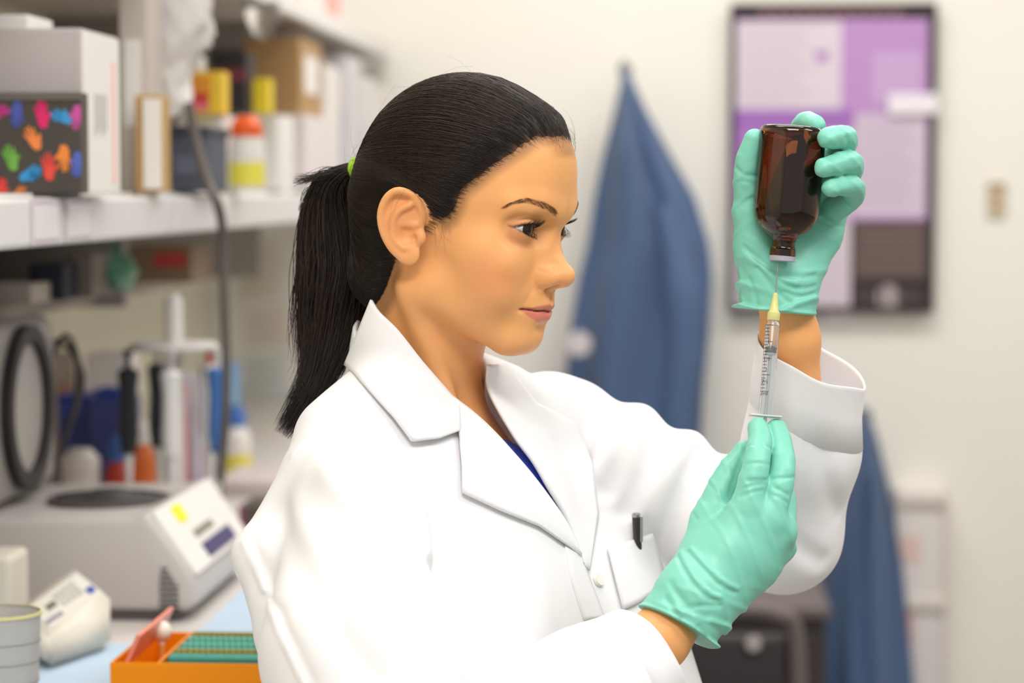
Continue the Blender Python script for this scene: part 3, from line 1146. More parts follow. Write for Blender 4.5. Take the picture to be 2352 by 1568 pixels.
def cuff(field, a, b, pp, nn, depth, parent, seed):
    """open end of a sleeve: a doubled band of cloth round the axis a-b, cut square to nn at pp"""
    ax = (b - a) / np.linalg.norm(b - a)
    e1 = np.cross(nn, [0, 1.0, 0.2])
    e1 /= np.linalg.norm(e1)
    e2 = np.cross(nn, e1)
    nu = 120
    w = np.arange(nu) * 2 * math.pi / nu
    rings = [(-depth, -1.6), (-depth + 1.2, 0.3), (-depth * 0.5, 0.5), (-3.0, 0.7), (-0.8, 0.7), (0.0, 0.2), (-0.8, -0.9), (-3.0, -1.2), (-depth * 0.5, -1.4), (-depth, -1.6)]
    V = []
    for sdep, off in rings:
        c = a + ax * (((pp + nn * sdep - a) @ nn) / (ax @ nn))
        dirs = np.outer(np.cos(w), e1) + np.outer(np.sin(w), e2)
        lo, hi = np.full(nu, 5.0), np.full(nu, 90.0)
        for _ in range(14):
            mid = (lo + hi) / 2
            v = field(c + dirs * mid[:, None])
            lo, hi = np.where(v < 0, mid, lo), np.where(v < 0, hi, mid)
        wave = 1.1 * np.sin(3 * w + seed) + 0.7 * np.sin(5 * w + 2 * seed)
        V.append(c + dirs * (lo + off)[:, None] + nn * (wave * (1 + sdep / depth))[:, None])
    V = np.concatenate(V)
    m = len(rings)
    F = np.array([(i * nu + k, i * nu + (k + 1) % nu, (i + 1) * nu + (k + 1) % nu, (i + 1) * nu + k) for i in range(m - 1) for k in range(nu)])
    o = mesh_obj('cuff', V / 1000, F, C_MAT)
    bm = bmesh.new()
    bm.from_mesh(o.data)
    bmesh.ops.recalc_face_normals(bm, faces=bm.faces)
    bm.to_mesh(o.data)
    bm.free()
    return adopt(o, parent)


def coat_core(p, cut=True):
    q = (p - TO) @ TM
    m = mir(q)
    f = ell(q, (4, -6, -190), (116, 160, 235))
    f = smin(f, ell(m, (62, 62, -170), (56, 62, 74)), 45)
    f = smin(f, cone(p, mm(1380, 1190, 1.985), mm(1420, 1620, 1.95), 42, 72), 50)
    f = smin(f, chain(m, [(-16, 46, 28), (-12, 100, 6), (-8, 122, -16)], [38, 38, 35]), 40)
    f = smin(f, cone(q, (-14, -58, 34), (-10, -112, 16), 32, 37), 20)
    f = smin(f, cone(q, (-10, 0, -430), (-10, 0, -700), 150, 160), 60)
    # creases of the torso panels
    f = f + 1.6 * vnoise(p * [1, 1, 0.45], 0.028, 61) + 0.5 * vnoise(p * [1, 1, 0.5], 0.07, 62)
    # sleeves
    far = sleeve_far(p)
    d = (p - CUFF_P) @ CUFF_N + 1.5 * vnoise(p, 0.05, 65)
    far = smax(far, d + 46, 1.0)
    near = sleeve_near(p)
    dr = (p - CUFR_P) @ CUFR_N + 1.5 * vnoise(p, 0.05, 68)
    near = smax(near, dr + 30, 1.0)
    back = chain(p, [mm(700, 1085, 1.80), mm(600, 1275, 1.775), mm(660, 1460, 1.76), mm(720, 1640, 1.74)], [16, 20, 22, 26], 10)
    near = smin(near, back, 24)
    f = smin(f, near, 7)
    f = smin(f, far, 16)
    for pts, lo_, hi_, amp, wd in CREASES:
        k = ((p > lo_) & (p < hi_)).all(1)
        if k.any():
            f[k] = f[k] + amp * np.exp(-(chain(p[k], pts, [0] * len(pts)) / wd) ** 2)
    if cut:
        # collar stand round the neck
        st = smax(neck_d(p) - 9, q[:, 2] + 0.67 * q[:, 0] - 52, 2)
        st = smax(st, q[:, 0] - 18, 2)
        f = smin(f, st, 10)
        f = smax(f, -(neck_d(p) - 5), 2)
        # opening of the front
        yn = np.interp(q[:, 2], [-75, -57, -13, 18, 33, 90], [-48, -39, -6, 9, 22, 40])
        yf = np.interp(q[:, 2], [-75, -55, 0, 50], [-50, -58, -62, -62])
        w = np.maximum(np.maximum(q[:, 1] - yn, yf - q[:, 1]), np.maximum(22 - q[:, 0], -70 - q[:, 2]))
        f = smax(f, -w, 3)
    return f


CREASES = []
FOLDS = [([(862, 1045), (916, 1110), (973, 1258), (1018, 1348), (1021, 1405), (1049, 1490), (1086, 1563)], 6.0, 6.0),
         ([(562, 1245), (600, 1330), (640, 1440), (700, 1568)], -3.0, 3.2), ([(575, 1240), (614, 1328), (655, 1436), (716, 1568)], 2.0, 5.0),
         ([(775, 1010), (850, 1080), (930, 1200), (985, 1330)], 3.0, 9.0), ([(700, 1130), (800, 1240), (910, 1370), (1000, 1500)], 4.0, 13.0),
         ([(640, 1180), (700, 1330), (790, 1470), (860, 1560)], 4.0, 12.0), ([(750, 1080), (850, 1190), (950, 1330)], -2.5, 9.0),
         ([(736, 985), (704, 1008), (670, 1045)], -1.4, 2.2), ([(712, 1003), (760, 962), (812, 925)], -1.0, 2.0),
         ([(1064, 1160), (1120, 1300), (1180, 1450)], 3.0, 14.0), ([(960, 1080), (1030, 1220), (1080, 1380)], 2.5, 14.0),
         ([(1437, 983), (1425, 1050), (1396, 1120)], 6.0, 8.0), ([(1530, 1008), (1490, 1080), (1440, 1170)], 6.0, 8.0),
         ([(1612, 1036), (1580, 1090), (1535, 1200), (1505, 1290)], 6.0, 8.0), ([(1364, 930), (1356, 990), (1340, 1050)], 5.0, 8.0),
         ([(1885, 1290), (1800, 1235), (1740, 1205)], 4.0, 9.0), ([(1820, 1150), (1850, 1010), (1882, 890)], 0.8, 1.8), ([(1925, 1180), (1890, 1080), (1900, 980)], 2.0, 9.0)]


def lay_folds():
    """measure the fold lines on the unfolded garment"""
    out = []
    for pxy, amp, wd in FOLDS:
        a = smooth_path(np.array(pxy, float), max(4, len(pxy) + 2))
        pts = raycast(coat_solid, a[:, 0], a[:, 1], 1.55, 2.2, 60) * 1000
        out.append((pts, pts.min(0) - 3 * wd, pts.max(0) + 3 * wd, amp, wd))
    CREASES.extend(out)


def coat_solid(p):
    return np.minimum(coat_core(p, False), neck_d(p) - 11)


def drape(pxy, lift, near=1.55, far=2.2):
    """points of a cloth edge measured on the photo, laid on the garment and lifted off it"""
    a = np.array(pxy, float)
    hit = raycast(coat_solid, a[:, 0], a[:, 1], near, far, 60)
    d = (CAM - hit) / np.linalg.norm(CAM - hit, axis=1, keepdims=True)
    return hit * 1000 + d * np.asarray(lift, float).reshape(-1, 1)


def sheet(name, A, B, nu, nv, thick, parent, bulge=0.0, material=None, la=6.0, lb=5.0):
    """cloth panel between two edge lines (pixel polylines), laid over the coat"""
    a = smooth_path(np.array(A, float), nu)
    b_ = np.array(B, float)
    s_ = np.r_[0, np.cumsum(np.linalg.norm(np.diff(b_, axis=0), axis=1))]
    b = np.stack([np.interp(np.linspace(0, s_[-1], nu), s_, b_[:, k]) for k in (0, 1)], 1)
    t = np.linspace(0, 1, nv)
    px = (a[:, None] * (1 - t[None, :, None]) + b[:, None] * t[None, :, None]).reshape(-1, 2)
    lift = (la * (1 - t) + lb * t + bulge * np.sin(math.pi * t))[None].repeat(nu, 0).ravel()
    pts = drape(px, lift)
    # keep the sheet smooth in depth
    g = pts.reshape(nu, nv, 3)
    dep = np.linalg.norm(g / 1000 - CAM, axis=2)
    ray = (g / 1000 - CAM) / dep[..., None]
    for _ in range(6):
        p_ = np.pad(dep, 1, mode='reflect', reflect_type='odd')
        dep = (p_[:-2, 1:-1] + p_[2:, 1:-1] + p_[1:-1, :-2] + p_[1:-1, 2:] + 2 * p_[1:-1, 1:-1]) / 6
    g = (CAM + ray * dep[..., None]) * 1000
    du = np.gradient(g, axis=0)
    dv = np.gradient(g, axis=1)
    n = np.cross(du, dv)
    n /= np.linalg.norm(n, axis=2, keepdims=True) + 1e-9
    n = np.where((n[..., 1:2] > 0), -n, n)
    top = (g + n * thick / 2).reshape(-1, 3)
    bot = (g - n * thick / 2).reshape(-1, 3)
    V = np.vstack([top, bot])
    N = nu * nv
    F = []
    for i in range(nu - 1):
        for j in range(nv - 1):
            q = [i * nv + j, i * nv + j + 1, (i + 1) * nv + j + 1, (i + 1) * nv + j]
            F.append(q)
            F.append([k + N for k in q[::-1]])
    ring = [(i, 0) for i in range(nu)] + [(nu - 1, j) for j in range(1, nv)] + [(i, nv - 1) for i in range(nu - 2, -1, -1)] + [(0, j) for j in range(nv - 2, 0, -1)]
    ids = [i * nv + j for i, j in ring]
    for k in range(len(ids)):
        a_, b_ = ids[k], ids[(k + 1) % len(ids)]
        F.append([a_, b_, b_ + N, a_ + N])
    o = mesh_obj(name, V / 1000, np.array(F), material or C_MAT)
    o.data.validate()
    bm = bmesh.new()
    bm.from_mesh(o.data)
    bmesh.ops.recalc_face_normals(bm, faces=bm.faces)
    bm.to_mesh(o.data)
    bm.free()
    return adopt(o, parent)


def build_lower():
    # skirt of the coat, trousers and shoes below the picture
    def skirt(p):
        q = (p - TO) @ TM
        f = cone(q, (-10, 0, -430), (-10, 0, -720), 150, 165) + 3 * np.sin(np.arctan2(q[:, 1], q[:, 0]) * 9)
        return smax(smax(f, q[:, 2] + 400, 3), -(q[:, 2] + 800), 3)
    b = TO * [1, 1, 0]
    v, F = surface(skirt, b + [-230, -230, TO[2] - 830], b + [230, 230, TO[2] - 380], 6.0)
    adopt(mesh_obj('coat_skirt', v / 1000, F, C_MAT))

    def legs(p):
        q = (p - b) @ TM
        m = mir(q)
        f = chain(m, [(-10, 75, 620), (0, 80, 480), (-15, 82, 70)], [82, 62, 48], 20)
        return smax(f, 45 - q[:, 2], 3)
    v, F = surface(legs, b + [-220, -220, 30], b + [220, 220, 680], 6.0)
    adopt(mesh_obj('trousers', v / 1000, F, mat('scrub_blue', (0, 0, 0))))

    for s_ in (-1, 1):
        def shoe(p):
            q = (p - b) @ TM
            f = smin(cone(q, (-40, 82 * s_, 42), (110, 88 * s_, 30), 38, 34), ell(q, (-15, 82 * s_, 60), (45, 36, 42)), 20)
            return smax(f, -q[:, 2], 3)
        v, F = surface(shoe, b + [-260, -260, -6], b + [260, 260, 120], 5.0)
        adopt(mesh_obj('shoe', v / 1000, F, mat('shoe_white', srgb(226, 226, 224), rough=0.5)))


def build_coat():
    lay_folds()
    lo = np.array([-330.0, 1530.0, 920.0])
    hi = np.array([330.0, 2160.0, 1420.0])
    v, F = surface(coat_core, lo, hi, 2.0)
    co = adopt(mesh_obj('lab_coat', v / 1000, F, C_MAT))
    sheet('lapel', [(1042, 913), (1090, 950), (1133, 990), (1175, 1036), (1213, 1080), (1251, 1129), (1300, 1200), (1334, 1272)],
          [(1058, 993), (1062, 1131), (1150, 1172), (1240, 1208), (1334, 1274)], 40, 14, 2.6, co, 2.0, la=9, lb=5)
    sheet('lapel', [(1120, 838), (1124, 900), (1180, 1000), (1224, 1060), (1258, 1118), (1300, 1190), (1340, 1290)],
          [(1162, 836), (1230, 926), (1322, 971), (1360, 1060), (1374, 1180), (1352, 1310)], 44, 14, 2.6, co, 2.0, la=6, lb=4)
    sheet('collar', [(853, 688), (872, 716), (916, 759), (973, 833), (1030, 901), (1054, 924)],
          [(793, 838), (835, 880), (905, 957), (947, 1014), (1007, 1007), (1057, 988)], 40, 16, 2.8, co, 5.0, la=7, lb=7)
    pk = sheet('chest_pocket', [(1396, 1258), (1430, 1247), (1465, 1236), (1499, 1225)],
               [(1432, 1400), (1465, 1385), (1500, 1362), (1530, 1335)], 12, 12, 2.2, co, 1.0, la=4.5, lb=3.5)
    sheet('placket', [(1334, 1273), (1352, 1323), (1376, 1385), (1388, 1418)], [(1296, 1250), (1310, 1325), (1330, 1390), (1342, 1425)], 16, 6, 2.2,
          co, 0.5, la=4.0, lb=1.0)
    # buttons down the front
    for bx, by in ((1376, 1330),):
        c = drape([(bx, by)], [3.0])[0]
        n = grad(coat_solid, c[None], 2.0)[0]
        bm = bmesh.new()
        bmesh.ops.create_cone(bm, cap_ends=True, segments=24, radius1=6, radius2=5.2, depth=2.4)
        rot = Vector(n).to_track_quat('Z', 'Y').to_matrix().to_4x4()
        bm.transform(Matrix.Translation(Vector(c)) @ rot)
        bm.transform(Matrix.Scale(0.001, 4))
        me = bpy.data.meshes.new('button')
        bm.to_mesh(me)
        bm.free()
        me.materials.append(mat('button_white', srgb(236, 234, 230), rough=0.3))
        b = bpy.data.objects.new('button', me)
        COL.objects.link(b)
        adopt(b, co)
    # scrub top seen in the neck opening
    def scrub(p):
        q = (p - TO) @ TM
        f = smin(ell(q, (8, -4, -165), (98, 144, 170)), ell(q, (35, -8, -54), (50, 84, 54)), 26)
        f = smax(f, (q[:, 2] - 4 + (q[:, 1] + 11) * 1.3) * 0.6, 2)
        return smax(smax(f, q[:, 2] - 20, 3), -(f + 6), 2)
    v, F = surface(scrub, TO + [-140, -170, -260], TO + [150, 120, 40], 2.5)
    adopt(mesh_obj('scrub_top', v / 1000, F, mat('scrub_blue', srgb(104, 132, 240), rough=0.8, spec=0.2)))
    cuff(sleeve_far, SL_L2[1], SL_L2[2], CUFF_P, CUFF_N, 50, co, 1.3)
    cuff(sleeve_near, SL_R[3], SL_R[4], CUFR_P, CUFR_N, 34, co, 2.1)
    return co
# ------------------------------------------------------------------ small mesh helpers
mat('steel', srgb(178, 178, 182), rough=0.25, metal=1.0)


def bm_obj(name, bm, material, parent=None, smooth=False, scale=None):
    me = bpy.data.meshes.new(name)
    bm.normal_update()
    bm.to_mesh(me)
    bm.free()
    if smooth:
        me.polygons.foreach_set('use_smooth', np.ones(len(me.polygons), dtype=bool))
    if material is not None:
        me.materials.append(material)
    o = bpy.data.objects.new(name, me)
    COL.objects.link(o)
    if parent is not None:
        o.parent = parent
    return o


def box_bm(bm, lo, hi, bevel=0.0, seg=2):
    r = bmesh.ops.create_cube(bm, size=1.0)
    lo, hi = Vector(lo), Vector(hi)
    for v in r['verts']:
        v.co = Vector([(lo[i] + hi[i]) / 2 + v.co[i] * (hi[i] - lo[i]) for i in range(3)])
    if bevel:
        es = list({e for v in r['verts'] for e in v.link_edges})
        bmesh.ops.bevel(bm, geom=es, offset=bevel, segments=seg, affect='EDGES', profile=0.5)
    return bm


def box(name, lo, hi, material, parent=None, bevel=0.002, smooth=False):
    bm = bmesh.new()
    box_bm(bm, lo, hi, bevel)
    return bm_obj(name, bm, material, parent, smooth)


def lathe(name, prof, axis_a, axis_b, material, parent=None, seg=48, unit=1.0):
    """profile (r, s) turned about the axis from a towards b"""
    a, b = np.asarray(axis_a, float), np.asarray(axis_b, float)
    ax = (b - a) / np.linalg.norm(b - a)
    e1 = np.cross(ax, [0.0, 1.0, 0.1])
    e1 /= np.linalg.norm(e1)
    e2 = np.cross(ax, e1)
    V, F = [], []
    n = len(prof)
    for r, s in prof:
        for k in range(seg):
            w = 2 * math.pi * k / seg
            V.append(a + ax * s * unit + (e1 * math.cos(w) + e2 * math.sin(w)) * max(r, 1e-5) * unit)
    for i in range(n - 1):
        for k in range(seg):
            F.append((i * seg + k, i * seg + (k + 1) % seg, (i + 1) * seg + (k + 1) % seg, (i + 1) * seg + k))
    bm = bmesh.new()
    vs_ = [bm.verts.new(v) for v in V]
    for f in F:
        bm.faces.new([vs_[i] for i in f])
    bmesh.ops.remove_doubles(bm, verts=bm.verts, dist=1e-6)
    bmesh.ops.recalc_face_normals(bm, faces=bm.faces)
    o = bm_obj(name, bm, material, parent, True)
    m = o.modifiers.new('split', 'EDGE_SPLIT')
    m.split_angle = math.radians(38)
    return o


def pipe(name, pts, r, material, parent=None, n=40, sides=8):
    path = smooth_path(pts, n)[None]
    V, F = tubes(path, np.full((1, n), r), sides)
    return mesh_obj(name, V, F, material, parent)


def rounded(prof, i, rad, n=5):
    """replace corner i of a profile by an arc"""
    p0, p1, p2 = map(np.array, (prof[i - 1], prof[i], prof[i + 1]))
    a = p1 + (p0 - p1) / np.linalg.norm(p0 - p1) * rad
    b = p1 + (p2 - p1) / np.linalg.norm(p2 - p1) * rad
    t = np.linspace(0, 1, n)[:, None]
    arc = (1 - t) ** 2 * a + 2 * t * (1 - t) * p1 + t * t * b
    return prof[:i] + [tuple(x) for x in arc] + prof[i + 1:]


def glass(name, col, rough=0.0, ior=1.5, spec=0.5):
    m = mat(name, col, rough=rough, trans=1.0, ior=ior, spec=spec)
    return m


def text_mesh(name, s, size, material, parent, mtx, ext=0.0):
    cu = bpy.data.curves.new(name, 'FONT')
    cu.body = s
    cu.size = size
    cu.extrude = ext
    cu.align_x = 'CENTER'
    cu.align_y = 'CENTER'
    t = bpy.data.objects.new(name, cu)
    COL.objects.link(t)
    dg = bpy.context.evaluated_depsgraph_get()
    me = bpy.data.meshes.new_from_object(t.evaluated_get(dg))
    bpy.data.objects.remove(t)
    me.transform(mtx)
    me.materials.clear()
    me.materials.append(material)
    o = bpy.data.objects.new(name, me)
    COL.objects.link(o)
    o.parent = parent
    return o


# ------------------------------------------------------------------ bottle
def build_bottle():
    a = P(1797, 588, 1.850)
    b = P(1822, 293, 1.853)
    root = tag(empty('medicine_bottle'), 'amber glass medicine bottle held upside down in a gloved hand', 'bottle')
    am = glass('amber_glass', (0.27, 0.08, 0.013), 0.0, 1.5, 0.5)
    out = [(9.2, 0.0), (10.2, 0.6), (10.2, 5.2), (9.3, 6.0), (8.9, 7.5), (8.9, 11.0), (10.2, 13.5), (13.5, 16.0), (17.5, 19.0), (21.2, 23.5), (23.9, 29.0),
           (25.1, 35.0), (25.4, 40.0), (25.4, 92.0), (25.0, 95.5), (23.6, 98.0), (21.0, 99.2), (17.0, 98.6), (0.0, 96.6)]
    inn = [(0.0, 93.6), (16.0, 95.0), (21.0, 95.0), (23.2, 91.5), (23.2, 40.0), (22.7, 34.5), (21.4, 29.0), (18.8, 24.2), (15.2, 20.2), (11.4, 17.4), (8.0, 14.5), (6.6, 11.0), (6.6, 0.0)]
    lathe('glass_body', out + inn + [out[0]], a, b, am, root, 64, 0.001)
    lathe('liquid', [(0.0, 2.2), (6.45, 2.2), (6.45, 11.0), (7.85, 14.5), (11.25, 17.4), (15.05, 20.2), (18.65, 24.2), (21.2, 29.0), (22.5, 34.0), (0.0, 34.0)], a, b,
          glass('clear_liquid', (1, 0.96, 0.9), 0.0, 1.33), root, 48, 0.001)
    lathe('stopper', [(0.0, -4.0), (9.2, -4.0), (10.0, -3.4), (10.0, 0.2), (6.4, 0.3), (6.4, 1.8), (0.0, 1.8)], a, b,
          mat('stopper_grey', srgb(168, 166, 182), rough=0.45), root, 40, 0.001)
    return a, b


# ------------------------------------------------------------------ syringe
def build_syringe():
    top = P(1787, 604, 1.849)
    bot = P(1758, 955, 1.834)
    root = tag(empty('syringe'), 'clear plastic syringe with pale yellow needle hub under the amber bottle', 'syringe')
    L = np.linalg.norm(bot - top) * 1000      # mm, measured from the needle tip down
    s = lambda py: (py - 604) / (955 - 604) * L
    clear = mat('clear_plastic', (0.93, 0.95, 0.97), rough=0.06, trans=0.92, ior=1.35, spec=0.5)
    lathe('needle', [(0.0, -9.0), (0.42, -6.5), (0.42, s(680)), (0.0, s(680))], top, bot, mat('steel', srgb(176, 176, 180), rough=0.25, metal=1.0), root, 16, 0.001)
    lathe('needle_hub', [(0.6, s(672)), (1.9, s(676)), (2.3, s(688)), (3.6, s(714)), (4.1, s(716)), (4.9, s(718)), (4.9, s(734)), (4.4, s(736))], top, bot,
          mat('hub_yellow', srgb(240, 234, 160), rough=0.3, trans=0.25, ior=1.4), root, 32, 0.001)
    o = [(2.0, s(728)), (4.2, s(735)), (4.2, s(742)), (5.4, s(747)), (5.4, s(951))]
    i = [(4.7, s(951)), (4.7, s(749)), (1.0, s(746)), (1.0, s(728)), (2.0, s(728))]
    bar = lathe('barrel', o + i, top, bot, clear, root, 40, 0.001)
    # flange
    ax = (bot - top) / np.linalg.norm(bot - top)
    bm = bmesh.new()
    box_bm(bm, (-12, -6.5, -1.1), (12, 6.5, 1.1), 2.0, 3)
    rot = Vector(ax).to_track_quat('Z', 'Y').to_matrix().to_4x4()
    ang = Matrix.Rotation(math.radians(0), 4, 'Z')
    e1 = Vector((1, 0, 0)) - Vector(ax) * Vector(ax).x
    e1.normalize()
    e2 = Vector(ax).cross(e1)
    R4 = Matrix((e1, e2, Vector(ax))).transposed().to_4x4()
    bm.transform(Matrix.Translation(Vector(top + ax * s(955) * 0.001)) @ R4 @ Matrix.Scale(0.001, 4))
    bm_obj('flange', bm, mat('flange_plastic', srgb(232, 238, 240), rough=0.25, trans=0.35, ior=1.35), root, True)
    pl = lathe('plunger', [(0.0, s(812)), (4.0, s(812)), (4.0, s(816)), (1.4, s(818)), (1.4, s(1010)), (6.0, s(1010)), (6.0, s(1016)), (0.0, s(1016))], top, bot,
               mat('plunger_plastic', srgb(226, 234, 240), rough=0.3, trans=0.55, ior=1.2), root, 24, 0.001)
    lathe('stopper', [(0.0, s(795)), (3.2, s(797)), (4.65, s(799)), (4.65, s(802)), (4.1, s(803)), (4.1, s(807)), (4.65, s(808)), (4.65, s(811)), (0.0, s(811))], top, bot,
          mat('stopper_black', srgb(44, 42, 52), rough=0.4), root, 32, 0.001)
    # printed scale, curved on the barrel, facing the camera's left
    ink = mat('print_ink', srgb(62, 40, 70), rough=0.6)
    e1n, e2n = np.array(e1), np.array(e2)
    V, F = [], []

    def arc(sy, a0, a1, hh):
        base = len(V)
        n = 6
        for k in range(n + 1):
            w = math.radians(a0 + (a1 - a0) * k / n)
            d = e1n * math.cos(w) - e2n * math.sin(w)
            d = d if (e2n[1] > 0) else e1n * math.cos(w) + e2n * math.sin(w)
            for q in (-hh, hh):
                V.append(top + (ax * (sy + q) + d * 5.47) * 0.001)
        for k in range(n):
            F.append((base + 2 * k, base + 2 * k + 1, base + 2 * k + 3, base + 2 * k + 2))
    for k in range(21):
        yy = 748 + k * 7.6
        arc(s(yy), 178, 120 if k % 5 else 88, 0.22)
    mesh_obj('scale_marks', np.array(V), F, ink, bar, smooth=False)['kind'] = 'stuff'
    for txt, yy in (('1', 786), ('1½', 824), ('2', 849), ('2½', 876), ('3ml', 903)):
        c = top + ax * s(yy) * 0.001 + (e1n * -0.55 + np.array([0, -0.84, 0])) * 0.00555
        nrm = (e1n * -0.5 + np.array([0, -0.866, 0]))
        nrm /= np.linalg.norm(nrm)
        upv = -ax
        xv = np.cross(upv, nrm)
        m4 = Matrix.Identity(4)
        for r_ in range(3):
            m4[r_][0], m4[r_][1], m4[r_][2], m4[r_][3] = xv[r_], upv[r_], nrm[r_], c[r_]
        text_mesh('numeral', txt, 0.0044, ink, bar, m4, 0.00002)


def build_pen():
    root = tag(empty('pen'), 'black pen with steel clip standing in the chest pocket of the coat', 'pen')
    c = drape([(1464, 1230)], [9.0])[0] / 1000
    top = c + (P(1461, 1180, c[1]) - P(1464, 1230, c[1]))
    bot = c + (P(1468, 1320, c[1]) - P(1464, 1230, c[1])) + np.array([0, 0.004, 0])
    L = np.linalg.norm(bot - top) * 1000
    lathe('barrel', [(0, 0), (2.2, 0), (3.0, 1.0), (3.4, 1.2), (3.4, L - 4), (0.6, L)], top, bot, mat('pen_black', srgb(52, 50, 54), rough=0.35), root, 20, 0.001)
    lathe('cap_end', [(0, -1.0), (2.6, -0.8), (3.5, 0.2), (3.5, 2.2), (0, 2.4)], top, bot, mat('steel', (0, 0, 0)), root, 20, 0.001)
    box('clip', tuple(top + np.array([0.0032, -0.005, -0.022])), tuple(top + np.array([0.0052, -0.0035, -0.001])), mat('steel', (0, 0, 0)), root, 0.0004)
# ================================================================== the room (frame turned 3.85 degrees to the camera)
RA = math.radians(3.85)
RU = np.array([math.cos(RA), -math.sin(RA), 0])     # to the right along the back wall
RV = np.array([math.sin(RA), math.cos(RA), 0])      # away along the shelves


def W(u, v, z):
    return RU * u + RV * v + np.array([0, 0, z])


def on_v(px, py, v):
    """room point (u, v, z) seen at a pixel on the plane v = const"""
    d = FW + (px - 1176) / FPX * RT + (784 - py) / FPX * UP
    t = v / (d @ RV)
    p = CAM + d * t
    return np.array([p @ RU, v, p[2]])


def on_z(px, py, z):
    d = FW + (px - 1176) / FPX * RT + (784 - py) / FPX * UP
    t = (z - CAM[2]) / d[2]
    p = CAM + d * t
    return np.array([p @ RU, p @ RV, z])


def on_u(px, py, u):
    d = FW + (px - 1176) / FPX * RT + (784 - py) / FPX * UP
    t = u / (d @ RU)
    p = CAM + d * t
    return np.array([u, p @ RV, p[2]])


def thing(name, label, cat, u, v, z, rot=0.0, group=None):
    o = empty(name, tuple(W(u, v, z)), -RA + math.radians(rot))
    return tag(o, label, cat, group)


def wall_box(name, lo, hi, material, bevel=0.0):
    """structure box given in room coordinates"""
    o = box(name, lo, hi, material, None, bevel)
    o.rotation_euler = (0, 0, -RA)
    o['kind'] = 'structure'
    return o


BACK = 5.25       # v of the back wall
LEFT = -1.02      # u of the wall behind the shelves
BENCH = 0.912     # bench height
SH_T = 1.374      # top of the main shelf
SH_U = -0.635     # its front edge
UP_Z = 1.655      # underside of the upper shelf

m_wall = mat('wall_paint', srgb(236, 233, 226), rough=0.9, spec=0.2, noise=0.015, nscale=3)
m_lwall = mat('side_wall_paint', srgb(232, 227, 206), rough=0.9, spec=0.2, noise=0.02, nscale=3)
m_ceil = mat('ceiling_tile', srgb(240, 238, 232), rough=0.95, spec=0.1)
m_floor = mat('floor_vinyl', srgb(150, 146, 138), rough=0.5, noise=0.06, nscale=30)
m_lam = mat('white_laminate', srgb(232, 229, 226), rough=0.35, noise=0.01, nscale=8)
m_grey = mat('grey_metal', srgb(150, 144, 138), rough=0.5)


def build_room():
    wall_box('wall_back', (-1.6, BACK, 0), (4.2, BACK + 0.1, 2.85), m_wall)
    wall_box('wall_left', (LEFT - 0.1, -1.5, 0), (LEFT, BACK + 0.1, 2.85), m_lwall)
    wall_box('wall_right', (4.1, -1.5, 0), (4.2, BACK + 0.1, 2.85), m_wall)
    wall_box('floor', (LEFT - 0.1, -1.5, -0.1), (4.2, BACK + 0.1, 0.0), m_floor)
    wall_box('ceiling', (LEFT - 0.1, -1.5, CEIL), (4.2, BACK + 0.1, CEIL + 0.1), m_ceil)
    wall_box('baseboard_back', (-1.0, BACK - 0.015, 0.0), (4.1, BACK, 0.1), mat('baseboard', srgb(96, 90, 86), rough=0.6))
    # bench
    b = thing('lab_bench', 'long white laboratory bench under the shelves on the left', 'bench', 0, 0, 0)
    box('worktop', (LEFT + 0.001, 1.35, BENCH - 0.035), (-0.335, BACK - 0.02, BENCH), mat('bench_laminate', srgb(214, 208, 204), rough=0.4), b, 0.004)
    for k in range(6):
        v0 = 1.4 + k * 0.63
        c = box('cabinet', (LEFT + 0.02, v0, 0.1), (-0.39, v0 + 0.61, BENCH - 0.04), m_lam, b, 0.003)
        box('cabinet_door', (-0.392, v0 + 0.01, 0.12), (-0.374, v0 + 0.6, BENCH - 0.06), m_lam, c, 0.003)
    box('plinth', (LEFT + 0.02, 1.4, 0.0), (-0.43, BACK - 0.03, 0.1), m_grey, b, 0)
    # main shelf with a raised lip
    s = thing('shelf', 'long white shelf carrying cartons and bottles above the bench', 'shelf', 0, 0, 0)
    box('board', (LEFT, 1.6, SH_T - 0.022), (SH_U, BACK - 0.05, SH_T), m_lam, s, 0.002)
    box('front_rail', (SH_U, 1.6, SH_T - 0.052), (SH_U + 0.022, BACK - 0.05, SH_T - 0.004), mat('shelf_rail', srgb(226, 223, 222), rough=0.3), s, 0.005)
    for v0 in (2.2, 3.3, 4.4):
        box('bracket', (LEFT, v0, SH_T - 0.16), (LEFT + 0.26, v0 + 0.025, SH_T - 0.022), m_grey, s, 0.002)
    # upper shelf
    s = thing('shelf', 'upper grey shelf near the ceiling with boxes on top', 'shelf', 0, 0, 0)
    box('board', (LEFT, 1.5, UP_Z), (SH_U + 0.0, BACK - 0.03, UP_Z + 0.02), mat('shelf_under', srgb(198, 188, 180), rough=0.6), s, 0.002)
    box('front_rail', (SH_U, 1.5, UP_Z), (SH_U + 0.02, BACK - 0.03, UP_Z + 0.035), mat('shelf_rail', (0, 0, 0)), s, 0.004)
    for v0 in (3.9, 4.9):
        box('bracket', (LEFT, v0, UP_Z - 0.14), (LEFT + 0.26, v0 + 0.025, UP_Z), m_grey, s, 0.002)
    # small back shelf under the main one
    s = thing('shelf', 'short grey shelf fixed low on the wall under the main shelf', 'shelf', 0, 0, 0)
    zs = 1.240
    box('board', (LEFT, 2.0, zs - 0.02), (-0.80, 3.9, zs), mat('back_shelf', srgb(170, 160, 150), rough=0.6), s, 0.002)
    for v0 in (2.4, 3.6):
        box('bracket', (LEFT + 0.001, v0, zs - 0.06), (LEFT + 0.06, v0 + 0.02, zs - 0.02), m_grey, s, 0.002)


